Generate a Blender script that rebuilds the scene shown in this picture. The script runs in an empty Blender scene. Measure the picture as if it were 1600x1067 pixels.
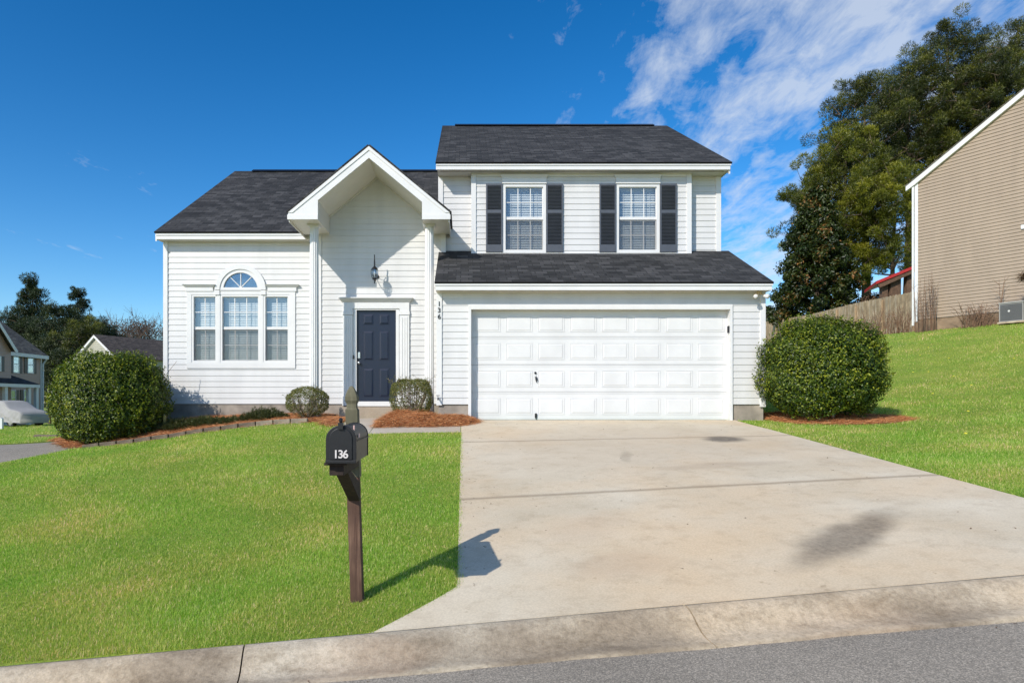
import bpy, math, random
import numpy as np
from mathutils import Vector, Matrix
random.seed(7); rng = np.random.default_rng(7)
scene = bpy.context.scene
col = scene.collection
F = 1067.0; CX = 725.0; CY = 627.0          # the lens of the place: camera at the origin, looking along +Y
def R(d): return math.radians(d)
def P(px, py, Y): return Vector(((px-CX)/F*Y, Y, (CY-py)/F*Y))
def PX(px, Y): return (px-CX)/F*Y
def PZ(py, Y): return (CY-py)/F*Y

# ------------------------------------------------------------------ terrain
def base_plane(X, Y):
    Xc = np.clip(X, -12, 22); Yc = np.clip(Y, 0, 12.9)
    return -.363-.128*(12.9-Yc)+.0095*(12.9-Yc)*Xc
ctrl = []
for x in (-5.5,-4,-2.5,-1,.5,2,3.5,5.1,6.5,8.5):
    for y in (4.3,5.5,7,8.5):
        ctrl.append((x,y,None))
for x in (-1.2,.2,1.8,3.4,5.1):
    for y in (10,11.5,12.9): ctrl.append((x,y,None))
ctrl += [(-7.4,4.3,-1.93),(-7.4,8,-1.36),(-7.45,11,-.98),(-7.36,13.2,-.94),(-6.5,13.2,-.84),(-5.63,13.2,-.717),(-4.7,13.2,-.569),
 (-3.65,13.2,-.445),(-2.72,13.2,-.41),(-6.7,15.1,-.45),(-5.5,15.1,-.34),(-4,15.1,-.33),(-3,15.1,-.32),(-2,14.2,-.33),(-1,14.2,-.33),(-.6,13.2,-.36),
 (5.7,12.9,-.363),(5.8,15.5,-.1),(8.04,12.8,-.336),(6.35,12,-.40),(9,11,-.24),(12,17.6,.62),(15.5,22,1.85),(18.2,27.2,2.78),(19.8,24.2,2.81),
 (20.1,33,3.2),(14,33,2.6),(11,26,1.5),(24,30,3.3),(26,20,3.0),(20,12,1.6),(22,6,.6),(22,1,.1),(5,24,.4),(-3,24,-.4),
 (-7.4,20,-1.12),(-7.4,30,-1.3),(-12.8,19,-1.2),(-12.8,23.4,-1.25),(-12.8,10,-1.25),(-12.8,5,-2.0),(-20,28,-1.3),(-25,38,-1.36),(-22,50,-1.6),(-35,50,-1.7),(-40,30,-1.8),(-20,8,-2),
 (-40,5,-2.6),(0,45,.4),(30,50,4.2),(50,40,4.5),(45,10,2.5),(-10,60,-1.2),(-30,80,-2),(0,90,.8),(60,90,5),(90,20,4),(-90,20,-3),(-90,90,-3),(0,-30,-1.9),(-60,-30,-4),(60,-30,1.5)]
CP = np.array([(a,b,(0 if c is None else c-float(base_plane(a,b)))) for a,b,c in ctrl])
def _k(r): return r                              # linear radial kernel: no overshoot
def _solve():
    n = len(CP); D = np.hypot(CP[:,0][:,None]-CP[:,0], CP[:,1][:,None]-CP[:,1])
    A = np.zeros((n+1,n+1)); A[:n,:n] = _k(D)-np.eye(n)*.02; A[:n,n] = 1; A[n,:n] = 1
    b = np.zeros(n+1); b[:n] = CP[:,2]
    return np.linalg.solve(A,b)
WT = _solve()
def ground(X, Y):
    X = np.atleast_1d(np.asarray(X,float)); Y = np.atleast_1d(np.asarray(Y,float)); out = np.empty(len(X))
    for s in range(0,len(X),20000):
        x = X[s:s+20000]; y = Y[s:s+20000]
        out[s:s+20000] = np.hypot(x[:,None]-CP[:,0], y[:,None]-CP[:,1])@WT[:-1]+WT[-1]+base_plane(x,y)
    return out
def gz(x, y): return float(ground([x],[y])[0])
def hit(px, py):                                 # where a sight line meets the terrain
    lo = 3.5
    for i in range(4000):
        y = lo+i*.02
        if gz((px-CX)/F*y, y) >= (CY-py)/F*y: return (px-CX)/F*y, y
    return None
def yback(X): return 4.42+.02*np.clip(X,-6,8)    # back edge of the kerb
def street_z(X, Y):
    X = np.asarray(X,float)
    return base_plane(X, 4.42)-.135+0*Y

# ------------------------------------------------------------------ materials
def new_mat(name):
    m = bpy.data.materials.new(name); m.use_nodes = True
    return m, m.node_tree, m.node_tree.nodes['Principled BSDF']
def N(nt, t, **kw):
    n = nt.nodes.new(t)
    for k,v in kw.items():
        if k in n.inputs: n.inputs[k].default_value = v
        else: setattr(n,k,v)
    return n
def ramp(nt, fac, stops):
    r = nt.nodes.new('ShaderNodeValToRGB'); e = r.color_ramp.elements
    while len(e) < len(stops): e.new(.5)
    for i,(p,c) in enumerate(stops): e[i].position = p; e[i].color = (*c,1) if len(c)==3 else c
    nt.links.new(fac, r.inputs[0]); return r
def mixc(nt, fac, a, b, mode='MIX'):
    m = nt.nodes.new('ShaderNodeMix'); m.data_type = 'RGBA'; m.blend_type = mode
    for k,v in ((0,fac),(6,a),(7,b)):
        if isinstance(v,(int,float)): m.inputs[k].default_value = v
        elif isinstance(v,tuple): m.inputs[k].default_value = (*v,1) if len(v)==3 else v
        else: nt.links.new(v, m.inputs[k])
    return m.outputs[2]
def noise(nt, scale, detail=4, vec=None, rough=.55, dist=0):
    n = N(nt,'ShaderNodeTexNoise'); n.inputs['Scale'].default_value = scale; n.inputs['Detail'].default_value = detail
    n.inputs['Roughness'].default_value = rough; n.inputs['Distortion'].default_value = dist
    if vec is None: vec = obj_co(nt)
    nt.links.new(vec, n.inputs['Vector']); return n.outputs['Fac']
def obj_co(nt): return N(nt,'ShaderNodeNewGeometry').outputs['Position'] if False else N(nt,'ShaderNodeTexCoord').outputs['Object']
def mapping(nt, vec, loc=(0,0,0), rot=(0,0,0), sc=(1,1,1)):
    m = nt.nodes.new('ShaderNodeMapping'); m.inputs['Location'].default_value = loc; m.inputs['Rotation'].default_value = rot; m.inputs['Scale'].default_value = sc
    nt.links.new(vec, m.inputs['Vector']); return m.outputs[0]
def bump(nt, b, h, strength=.3, dist=.01):
    n = nt.nodes.new('ShaderNodeBump'); n.inputs['Strength'].default_value = strength; n.inputs['Distance'].default_value = dist
    nt.links.new(h, n.inputs['Height']); nt.links.new(n.outputs[0], b.inputs['Normal'])
def simple(name, c, rough=.5, var=.12, scale=6, metal=0, bmp=0, bscale=60):
    m, nt, b = new_mat(name)
    f = noise(nt, scale, 5)
    d = tuple(max(0,x*(1-var)) for x in c); l = tuple(min(1,x*(1+var*.6)) for x in c)
    r = ramp(nt, f, [(.3,d),(.7,l)]); nt.links.new(r.outputs[0], b.inputs['Base Color'])
    b.inputs['Roughness'].default_value = rough; b.inputs['Metallic'].default_value = metal
    if bmp: bump(nt,b,noise(nt,bscale,4),bmp,.004)
    return m
M = {}
def vinyl(name, c, streak=.12):
    m, nt, b = new_mat(name); co = obj_co(nt)
    f = noise(nt, 1.0, 6, mapping(nt,co,sc=(3,3,.5)))
    g = noise(nt, 1.0, 3, mapping(nt,co,sc=(.6,.6,8)))
    k = ramp(nt, f, [(.3,tuple(x*(1-streak*1.6) for x in c)),(.62,c)])
    k2 = mixc(nt, g, k.outputs[0], tuple(x*.95 for x in c))
    nt.links.new(k2, b.inputs['Base Color']); b.inputs['Roughness'].default_value = .42
    bump(nt,b,noise(nt,1,4,mapping(nt,co,sc=(10,10,260))),.12,.002)
    return m
M['siding'] = vinyl('white_vinyl', (.645,.64,.625))
M['trim'] = simple('white_trim', (.67,.668,.655), .4, .05, 3)
M['soffit'] = simple('soffit_vinyl', (.68,.65,.59), .5, .05, 3)
M['garage'] = simple('garage_door_paint', (.655,.655,.645), .4, .07, 2)
M['tan_siding'] = vinyl('tan_vinyl', (.36,.28,.20))
M['pink_siding'] = vinyl('rose_beige_vinyl', (.42,.26,.185))
M['cream_siding'] = vinyl('cream_vinyl', (.42,.40,.30))
def shingle(name, a, b_, speck=.5):
    m, nt, b = new_mat(name)
    uv = N(nt,'ShaderNodeTexCoord').outputs['UV']
    bt = nt.nodes.new('ShaderNodeTexBrick'); bt.offset = .37; bt.offset_frequency = 2; bt.squash = 1
    nt.links.new(uv, bt.inputs['Vector'])
    for k,v in (('Color1',(*a,1)),('Color2',(*b_,1)),('Mortar',(a[0]*.35,a[1]*.35,a[2]*.35,1)),('Scale',1.0),('Mortar Size',.007),('Mortar Smooth',.2),('Bias',0.0),('Brick Width',.24),('Row Height',.143)):
        bt.inputs[k].default_value = v
    bt2 = nt.nodes.new('ShaderNodeTexBrick'); bt2.offset = .23
    nt.links.new(mapping(nt,uv,loc=(.31,.0,0)), bt2.inputs['Vector'])
    for k,v in (('Color1',(.6,.6,.6,1)),('Color2',(1.55,1.53,1.5,1)),('Mortar',(.8,.8,.8,1)),('Scale',1.0),('Mortar Size',.0),('Brick Width',.29),('Row Height',.143)):
        bt2.inputs[k].default_value = v
    c = mixc(nt, 1.0, bt.outputs['Color'], bt2.outputs['Color'], 'MULTIPLY')
    gr = ramp(nt, noise(nt, 160, 2, uv), [(.3,(.6,.6,.6)),(.7,(1.4,1.4,1.4))])
    c = mixc(nt, speck, c, mixc(nt,1.0,c,gr.outputs[0],'MULTIPLY'))
    big = ramp(nt, noise(nt, .9, 4, uv), [(.3,(.9,.9,.9)),(.7,(1.07,1.06,1.05))])
    c = mixc(nt, 1.0, c, big.outputs[0], 'MULTIPLY')
    nt.links.new(c, b.inputs['Base Color']); b.inputs['Roughness'].default_value = .9
    bump(nt,b,bt.outputs['Fac'],.6,-.01)
    return m
M['shingle'] = shingle('charcoal_shingles', (.007,.0075,.008), (.040,.040,.041))
M['shingle_brown'] = shingle('brown_shingles', (.045,.035,.03), (.08,.065,.055))
M['shingle_gray'] = shingle('weathered_shingles', (.07,.062,.05), (.11,.10,.08))
M['shutter'] = simple('shutter_paint', (.075,.083,.10), .45, .1, 8)
M['door'] = simple('door_paint', (.006,.011,.030), .32, .1, 8)
M['black'] = simple('black_metal', (.012,.011,.012), .35, .2, 20)
M['mailblack'] = simple('mailbox_paint', (.003,.003,.004), .5, .4, 14, bmp=.15, bscale=40)
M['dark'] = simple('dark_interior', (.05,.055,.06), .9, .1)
M['blind'] = simple('blind_slats', (.60,.60,.58), .5, .03)
M['steel'] = simple('brushed_steel', (.6,.6,.6), .25, .1, 20, metal=.9)
M['brass'] = simple('aged_lamp', (.55,.42,.22), .4, .1, 20)
M['mud'] = simple('foundation_concrete', (.30,.26,.215), .9, .35, 3.5, bmp=.4, bscale=25)
M['weed'] = simple('dry_reed', (.17,.10,.06), .9, .35, 6)
M['red_roof'] = simple('red_metal_roof', (.45,.03,.025), .4, .15)
M['bark'] = simple('bark', (.12,.085,.06), .95, .45, 9, bmp=.8, bscale=18)
M['graybark'] = simple('bare_twigs', (.16,.12,.10), .95, .3, 9)
M['twig'] = simple('shrub_stems', (.22,.17,.12), .9, .3, 12)
M['brownshed'] = simple('shed_wood', (.13,.075,.045), .9, .4, 8)
M['cover'] = simple('car_cover_cloth', (.29,.285,.27), .8, .1, 3)
M['tyre'] = simple('tyre', (.02,.02,.02), .8, .1)
M['rim'] = simple('wheel_rim', (.4,.4,.4), .3, .1, metal=.6)
M['tanpost'] = simple('yellow_stake', (.42,.33,.10), .8, .2)
M['fin'] = simple('condenser_fins', (.10,.10,.105), .5, .2, 30)
M['flagm'] = simple('faded_flag', (.65,.42,.38), .5, .1)
M['whitenum'] = simple('number_sticker', (.62,.58,.55), .6, .15, 60)
# glass
m, nt, b = new_mat('window_glass'); nt.nodes.remove(b)
tr = N(nt,'ShaderNodeBsdfTransparent'); tr.inputs[0].default_value = (.88,.93,.95,1)
gl = N(nt,'ShaderNodeBsdfGlossy'); gl.inputs['Roughness'].default_value = .015; gl.inputs['Color'].default_value = (.75,.88,1,1)
lw = N(nt,'ShaderNodeLayerWeight'); lw.inputs[0].default_value = .5; fr = N(nt,'ShaderNodeMapRange'); fr.inputs[1].default_value=.2; fr.inputs[3].default_value=.13; fr.inputs[4].default_value=.7; nt.links.new(lw.outputs['Facing'],fr.inputs[0])
mx = N(nt,'ShaderNodeMixShader'); nt.links.new(fr.outputs[0],mx.inputs[0]); nt.links.new(tr.outputs[0],mx.inputs[1]); nt.links.new(gl.outputs[0],mx.inputs[2])
nt.links.new(mx.outputs[0], nt.nodes['Material Output'].inputs[0]); M['glass'] = m
m, nt, b = new_mat('insect_screen'); nt.nodes.remove(b)
tr = N(nt,'ShaderNodeBsdfTransparent'); df = N(nt,'ShaderNodeBsdfDiffuse'); df.inputs[0].default_value = (.10,.10,.10,1)
mx = N(nt,'ShaderNodeMixShader'); mx.inputs[0].default_value = .34; nt.links.new(tr.outputs[0],mx.inputs[1]); nt.links.new(df.outputs[0],mx.inputs[2])
nt.links.new(mx.outputs[0], nt.nodes['Material Output'].inputs[0]); M['screen'] = m
# weathered post wood
def wood(name, a, b_, grain=(30,30,2)):
    m, nt, b = new_mat(name); co = obj_co(nt)
    f = noise(nt,1,6,mapping(nt,co,sc=grain),.65,.6)
    g = noise(nt,3,3,co)
    c = ramp(nt,f,[(.25,tuple(x*.35 for x in a)),(.45,a),(.72,b_)])
    c2 = mixc(nt, ramp(nt,g,[(.35,(0,0,0)),(.65,(1,1,1))]).outputs[0], c.outputs[0], tuple(x*.7 for x in a))
    nt.links.new(c2,b.inputs['Base Color']); b.inputs['Roughness'].default_value=.85
    bump(nt,b,f,.6,.006); return m
M['postwood'] = wood('stained_post_wood',(.085,.042,.026),(.22,.13,.085))
M['postgray'] = wood('mossy_weathered_wood',(.13,.12,.07),(.24,.22,.14))
M['darkwood'] = wood('dark_stained_wood',(.022,.012,.008),(.05,.03,.02))
M['fence'] = wood('fence_planks',(.38,.27,.16),(.66,.50,.33),(14,14,1.2))
M['fence_b'] = wood('fence_planks_worn',(.44,.34,.23),(.70,.56,.40),(14,14,1.2))
M['stone'] = simple('edging_stone', (.15,.115,.085), .95, .45, 9, bmp=.7, bscale=30)
M['stone_b'] = simple('edging_stone_pale', (.27,.22,.165), .95, .4, 7, bmp=.7, bscale=30)
# lawn soil
def lawn_mat():
    m, nt, b = new_mat('lawn_turf'); co = obj_co(nt)
    f = noise(nt,1.1,5,co); g = noise(nt,45,5,co,.7); h = noise(nt,.25,3,co)
    c = ramp(nt,f,[(.3,(.15,.23,.018)),(.55,(.22,.28,.03)),(.75,(.31,.31,.07))])
    c2 = mixc(nt,1.0,c.outputs[0],ramp(nt,g,[(.3,(.65,.7,.6)),(.7,(1.4,1.35,1.35))]).outputs[0],'MULTIPLY')
    nt.links.new(c2,b.inputs['Base Color']); b.inputs['Roughness'].default_value=.95
    bump(nt,b,g,.8,.03); return m
M['lawn'] = lawn_mat()
def leafmat(name, stops, rough=.45, trans=.25, spec=.5, patch=None):
    m, nt, b = new_mat(name)
    at = N(nt,'ShaderNodeAttribute'); at.attribute_name = 'rnd'
    c = ramp(nt, at.outputs['Fac'], stops).outputs[0]
    if patch:
        f = noise(nt, patch[0], 4)
        c = mixc(nt, ramp(nt,f,[(.38,(0,0,0)),(.66,(1,1,1))]).outputs[0], c, mixc(nt,1.0,c,patch[1],'MULTIPLY'))
    nt.links.new(c, b.inputs['Base Color']); b.inputs['Roughness'].default_value = rough
    b.inputs['Specular IOR Level'].default_value = spec
    t = N(nt,'ShaderNodeBsdfTranslucent'); nt.links.new(mixc(nt,1.0,c,(1.3,1.4,.7),'MULTIPLY'), t.inputs[0])
    mx = N(nt,'ShaderNodeMixShader'); mx.inputs[0].default_value = trans
    nt.links.new(b.outputs[0],mx.inputs[1]); nt.links.new(t.outputs[0],mx.inputs[2])
    nt.links.new(mx.outputs[0], nt.nodes['Material Output'].inputs[0]); return m
M['grass'] = leafmat('grass_blades', [(0,(.10,.27,.024)),(.38,(.25,.44,.05)),(.68,(.44,.56,.115)),(.88,(.72,.68,.30)),(1,(.76,.66,.36))], .5, .5, .25, (.8,(1.45,1.0,1.6)))
M['bush'] = leafmat('camellia_leaves', [(0,(.014,.034,.004)),(.5,(.038,.074,.006)),(.80,(.095,.14,.012)),(1,(.24,.28,.03))], .40, .28, .4, (3.6,(1.9,1.6,1.0)))
M['boxwood'] = leafmat('boxwood_leaves', [(0,(.05,.07,.012)),(.5,(.12,.135,.022)),(.85,(.2,.2,.04)),(1,(.27,.2,.08))], .45, .25)
M['juniper'] = leafmat('juniper_needles', [(0,(.025,.04,.01)),(.6,(.06,.075,.015)),(1,(.12,.11,.03))], .6, .2)
M['pine'] = leafmat('pine_needles', [(0,(.012,.020,.003)),(.45,(.040,.052,.005)),(.8,(.12,.13,.010)),(1,(.24,.22,.025))], .5, .25)
M['pine_y'] = leafmat('young_pine_needles', [(0,(.03,.045,.003)),(.45,(.10,.115,.006)),(.8,(.23,.23,.012)),(1,(.34,.31,.03))], .5, .3)
M['farpine'] = leafmat('far_pine_needles', [(0,(.012,.024,.008)),(.6,(.030,.050,.013)),(1,(.075,.09,.022))], .6, .15)
M['magnolia'] = leafmat('magnolia_leaves', [(0,(.010,.020,.004)),(.55,(.026,.042,.006)),(.80,(.055,.07,.012)),(.92,(.14,.08,.022)),(1,(.26,.13,.04))], .42, .12, .35)
M['brownleaf'] = leafmat('dry_oak_leaves', [(0,(.04,.025,.012)),(.6,(.09,.05,.025)),(1,(.14,.08,.04))], .8, .2)
M['straw'] = leafmat('pine_straw', [(0,(.20,.065,.02)),(.5,(.50,.19,.065)),(.85,(.66,.32,.13)),(1,(.75,.48,.25))], .8, .1)
M['mulchbase'] = simple('mulch_bed', (.24,.095,.042), .95, .5, 30, bmp=.8, bscale=50)
M['flower'] = simple('dandelion', (.7,.6,.03), .6, .1)
# concrete with stains
def smear(nt, co, x, y, ang, lx, ly, dist=.25, hard=(.35,1.0)):
    w = nt.nodes.new('ShaderNodeVectorMath'); w.operation = 'ADD'
    nz = N(nt,'ShaderNodeTexNoise'); nz.inputs['Scale'].default_value = 2.2; nz.inputs['Detail'].default_value = 5
    nt.links.new(co,nz.inputs['Vector'])
    sc = nt.nodes.new('ShaderNodeVectorMath'); sc.operation='MULTIPLY_ADD'; nt.links.new(nz.outputs['Color'],sc.inputs[0])
    sc.inputs[1].default_value=(dist,dist,0); sc.inputs[2].default_value=(-dist/2,-dist/2,0)
    nt.links.new(co,w.inputs[0]); nt.links.new(sc.outputs[0],w.inputs[1])
    fl = nt.nodes.new('ShaderNodeVectorMath'); fl.operation='MULTIPLY'; fl.inputs[1].default_value=(1,1,0); nt.links.new(w.outputs[0],fl.inputs[0])
    sub = nt.nodes.new('ShaderNodeVectorMath'); sub.operation='SUBTRACT'; sub.inputs[1].default_value=(x,y,0); nt.links.new(fl.outputs[0],sub.inputs[0])
    mp = mapping(nt, sub.outputs[0], rot=(0,0,-ang)); mp2 = mapping(nt, mp, sc=(1/lx,1/ly,1))
    ln = nt.nodes.new('ShaderNodeVectorMath'); ln.operation='LENGTH'; nt.links.new(mp2,ln.inputs[0])
    mr = N(nt,'ShaderNodeMapRange'); mr.inputs[1].default_value=hard[0]; mr.inputs[2].default_value=hard[1]; mr.inputs[3].default_value=1; mr.inputs[4].default_value=0
    mr.interpolation_type='SMOOTHSTEP'; nt.links.new(ln.outputs['Value'],mr.inputs[0]); return mr.outputs[0]
def concrete(name, base, stains=(), rough=.9):
    m, nt, b = new_mat(name); co = obj_co(nt)
    f = noise(nt,.7,6,co,.6); g = noise(nt,70,3,co,.7); h = noise(nt,5,6,co,.7); q = noise(nt,.55,5,mapping(nt,co,loc=(5,9,0)))
    c = ramp(nt,f,[(.3,tuple(x*y for x,y in zip(base,(.80,.76,.70)))),(.65,base)]).outputs[0]
    c = mixc(nt, ramp(nt,q,[(.42,(0,0,0)),(.7,(.75,.75,.75))]).outputs[0], c, tuple(x*y for x,y in zip(base,(.98,.83,.67))))
    c = mixc(nt,1.0,c,ramp(nt,g,[(.3,(.86,.86,.86)),(.7,(1.1,1.1,1.1))]).outputs[0],'MULTIPLY')
    c = mixc(nt,1.0,c,ramp(nt,h,[(.28,(.84,.82,.8)),(.5,(1,1,1))]).outputs[0],'MULTIPLY')
    pz = ramp(nt,noise(nt,11,2,co,.5),[(.70,(1,1,1)),(.78,(.6,.57,.52))]).outputs[0]
    c = mixc(nt,.6,c,pz,'MULTIPLY')
    if name.startswith('driveway'):
        for jy in JY:
            s1 = smear(nt,co,2.5,jy,0,60,.075,.05,(.2,1.0)); mm = nt.nodes.new('ShaderNodeMath'); mm.operation='MULTIPLY'; nt.links.new(s1,mm.inputs[0]); mm.inputs[1].default_value=.5
            c = mixc(nt, mm.outputs[0], c, (.17,.13,.09))
    for (x,y,a,lx,ly,amt,tint) in stains:
        s = smear(nt,co,x,y,a,lx,ly)
        mm = nt.nodes.new('ShaderNodeMath'); mm.operation='MULTIPLY'; nt.links.new(s,mm.inputs[0]); nt.links.new(ramp(nt,noise(nt,17,6,co,.75),[(.3,(amt*1.1,)*3),(.65,(amt*.72,)*3)]).outputs[0],mm.inputs[1])
        c = mixc(nt, mm.outputs[0], c, tint)
    nt.links.new(c,b.inputs['Base Color']); b.inputs['Roughness'].default_value=rough
    if name.startswith('kerb'):
        k1=noise(nt,1,9,mapping(nt,co,sc=(3.2,5,5)),.72,.4); k2=noise(nt,26,6,co,.75)
        c=mixc(nt,1.0,c,ramp(nt,k1,[(.30,(.62,.58,.52)),(.50,(.97,.96,.94)),(.68,(1.1,1.09,1.07))]).outputs[0],'MULTIPLY')
        c=mixc(nt,1.0,c,ramp(nt,k2,[(.3,(.72,.70,.66)),(.55,(1.05,1.04,1.02))]).outputs[0],'MULTIPLY')
        nt.links.new(c,b.inputs['Base Color']); bump(nt,b,k2,.9,.012); return m
    bump(nt,b,g,.35,.003); return m
def asphalt():
    m, nt, b = new_mat('worn_asphalt'); co = obj_co(nt)
    v = N(nt,'ShaderNodeTexVoronoi'); v.inputs['Scale'].default_value = 150; nt.links.new(co,v.inputs['Vector'])
    g = noise(nt,100,3,co,.8); f = noise(nt,.8,5,co)
    c = ramp(nt,g,[(.30,(.13,.115,.09)),(.5,(.27,.24,.195)),(.70,(.48,.43,.35))]).outputs[0]
    hs = N(nt,'ShaderNodeSeparateColor'); nt.links.new(v.outputs['Color'],hs.inputs[0])
    c = mixc(nt,.55,c,ramp(nt,hs.outputs[0],[(0,(.08,.07,.055)),(.6,(.25,.22,.175)),(1,(.55,.48,.38))]).outputs[0])
    c = mixc(nt,1.0,c,ramp(nt,f,[(.3,(.85,.85,.85)),(.7,(1.08,1.08,1.08))]).outputs[0],'MULTIPLY')
    nt.links.new(c,b.inputs['Base Color']); b.inputs['Roughness'].default_value=.9
    bump(nt,b,g,.7,.006); return m
M['asphalt'] = asphalt()
st = []
JY=(hit(745,691)[1],hit(725,781)[1])
def add_stain(p0, p1, w, amt, tint):
    a = hit(*p0); c = hit(*p1); dx,dy = c[0]-a[0], c[1]-a[1]; L = math.hypot(dx,dy)
    st.append(((a[0]+c[0])/2,(a[1]+c[1])/2, math.atan2(dy,dx), L/2*1.25, w, amt, tint))
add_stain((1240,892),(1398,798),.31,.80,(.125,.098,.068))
st.append((2.6,10.2,0,3.6,2.75,.33,(.44,.34,.235)))
add_stain((1100,686),(1170,688),.42,.95,(.10,.085,.065))
add_stain((975,705),(985,725),.10,.35,(.17,.14,.10))
add_stain((1010,735),(1235,722),.22,.3,(.28,.21,.15))
add_stain((1050,870),(900,900),.35,.32,(.42,.30,.20))
add_stain((960,800),(870,850),.4,.2,(.42,.31,.22))
M['drive'] = concrete('driveway_concrete', (.60,.53,.405), st)
M['kerb'] = concrete('kerb_concrete', (.50,.45,.365), [(x,4.2,0,.5,.3,.6,(.15,.115,.08)) for x in (-4.6,-1.7,-.35,.35,1.0,2.9,4.1,5.5)]+[(x,4.07,0,.9,.09,.5,(.14,.11,.08)) for x in (-2.6,-.9,.7,2.4,4)]+[(x,4.18,0,.6,.25,.35,(.46,.33,.22)) for x in (-3.5,-.6,2.4)])
M['walk'] = concrete('walkway_concrete', (.44,.40,.34))
M['step'] = concrete('stoop_concrete', (.36,.31,.25))

# ------------------------------------------------------------------ mesh builder
class MB:
    def __init__(s): s.v=[]; s.f=[]; s.mi=[]; s.mats=[]; s.uv={}; s.cur=0; s.smooth=False
    def mat(s, m):
        if m not in s.mats: s.mats.append(m)
        s.cur = s.mats.index(m); return s
    def face(s, pts, uv=None):
        n=len(s.v); s.v += [tuple(p) for p in pts]; s.f.append(tuple(range(n,n+len(pts)))); s.mi.append(s.cur)
        if uv: s.uv[len(s.f)-1]=uv
    def box(s,x0,x1,y0,y1,z0,z1):
        n=len(s.v); s.v += [(x0,y0,z0),(x1,y0,z0),(x1,y1,z0),(x0,y1,z0),(x0,y0,z1),(x1,y0,z1),(x1,y1,z1),(x0,y1,z1)]
        for q in ((0,3,2,1),(4,5,6,7),(0,1,5,4),(1,2,6,5),(2,3,7,6),(3,0,4,7)): s.f.append(tuple(n+i for i in q)); s.mi.append(s.cur)
        return s
    def obox(s, c, ax, ay, az):                  # oriented box: centre and three half-axis vectors
        c,ax,ay,az = map(Vector,(c,ax,ay,az)); n=len(s.v)
        for k in (-1,1):
            for (i,j) in ((-1,-1),(1,-1),(1,1),(-1,1)): s.v.append(tuple(c+i*ax+j*ay+k*az))
        for q in ((0,3,2,1),(4,5,6,7),(0,1,5,4),(1,2,6,5),(2,3,7,6),(3,0,4,7)): s.f.append(tuple(n+i for i in q)); s.mi.append(s.cur)
        return s
    def prism(s, poly, d):                       # planar polygon + extrusion vector
        d=Vector(d); a=[Vector(p) for p in poly]; n=len(a); k=len(s.v)
        s.v += [tuple(p) for p in a]+[tuple(p+d) for p in a]
        s.f.append(tuple(range(k,k+n))); s.f.append(tuple(range(k+2*n-1,k+n-1,-1))); s.mi += [s.cur]*2
        for i in range(n):
            j=(i+1)%n; s.f.append((k+i,k+n+i,k+n+j,k+j)); s.mi.append(s.cur)
        return s
    def frustum(s,x0,x1,z0,z1,y,d,i):            # raised panel on a face looking to -Y
        a=[(x0,y,z0),(x1,y,z0),(x1,y,z1),(x0,y,z1)]; b=[(x0+i,y-d,z0+i),(x1-i,y-d,z0+i),(x1-i,y-d,z1-i),(x0+i,y-d,z1-i)]
        n=len(s.v); s.v+=a+b
        s.f.append((n+4,n+5,n+6,n+7)); s.mi.append(s.cur)
        for k in range(4):
            j=(k+1)%4; s.f.append((n+k,n+j,n+4+j,n+4+k)); s.mi.append(s.cur)
        return s
    def tube(s, pts, r, seg=8, cap=True):
        pts=[Vector(p) for p in pts]; rs = [float(q) for q in r] if isinstance(r,(list,tuple)) else [float(r)]*len(pts); n=len(s.v)
        for i,p in enumerate(pts):
            t=(pts[min(i+1,len(pts)-1)]-pts[max(i-1,0)]).normalized()
            u=t.cross(Vector((.3,.1,1))) if abs(t.z)<.9 else t.cross(Vector((0,1,0))); u.normalize(); w=t.cross(u)
            for k in range(seg):
                a=2*math.pi*k/seg; s.v.append(tuple(p+rs[i]*(math.cos(a)*u+math.sin(a)*w)))
        for i in range(len(pts)-1):
            for k in range(seg):
                j=(k+1)%seg; s.f.append((n+i*seg+k,n+i*seg+j,n+(i+1)*seg+j,n+(i+1)*seg+k)); s.mi.append(s.cur)
        if cap:
            s.f.append(tuple(n+k for k in range(seg-1,-1,-1))); m=n+(len(pts)-1)*seg; s.f.append(tuple(m+k for k in range(seg))); s.mi+=[s.cur]*2
        return s
    def lathe(s, prof, c, seg=24, flute=0, nfl=20):
        n=len(s.v); cx,cy,cz=c
        for (r,z,fl) in [(p+(0,))[:3] for p in prof]:
            for k in range(seg):
                a=2*math.pi*k/seg; rr=r-(flute*fl*abs(math.sin(nfl*a/2)) if fl else 0)
                s.v.append((cx+rr*math.cos(a),cy+rr*math.sin(a),cz+z))
        for i in range(len(prof)-1):
            for k in range(seg):
                j=(k+1)%seg; s.f.append((n+i*seg+k,n+i*seg+j,n+(i+1)*seg+j,n+(i+1)*seg+k)); s.mi.append(s.cur)
        m=n+(len(prof)-1)*seg; s.f.append(tuple(n+k for k in range(seg-1,-1,-1))); s.f.append(tuple(m+k for k in range(seg))); s.mi+=[s.cur]*2
        return s
    def build(s, name, mat=None, parent=None, smooth=False, bevel=0, loc=(0,0,0), mtx=None, thing=False):
        me=bpy.data.meshes.new(name); off=Vector(loc)
        vs=[Vector(v) for v in s.v]
        if mtx is not None: vs=[mtx@v for v in vs]
        me.from_pydata([tuple(v-off) for v in vs],[],s.f); me.update()
        for m_ in (s.mats or [mat]): me.materials.append(m_)
        if s.mats: me.polygons.foreach_set('material_index',s.mi)
        if s.uv:
            l=me.uv_layers.new(name='UVMap')
            for fi,uv in s.uv.items():
                for k,li in enumerate(me.polygons[fi].loop_indices): l.data[li].uv=uv[k]
        if smooth: me.polygons.foreach_set('use_smooth',[True]*len(me.polygons))
        o=bpy.data.objects.new(name,me); col.objects.link(o); o.location=off
        if parent:
            o.parent=parent; 
            if parent.matrix_world.is_identity is False or parent.location.length>0: pass
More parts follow.
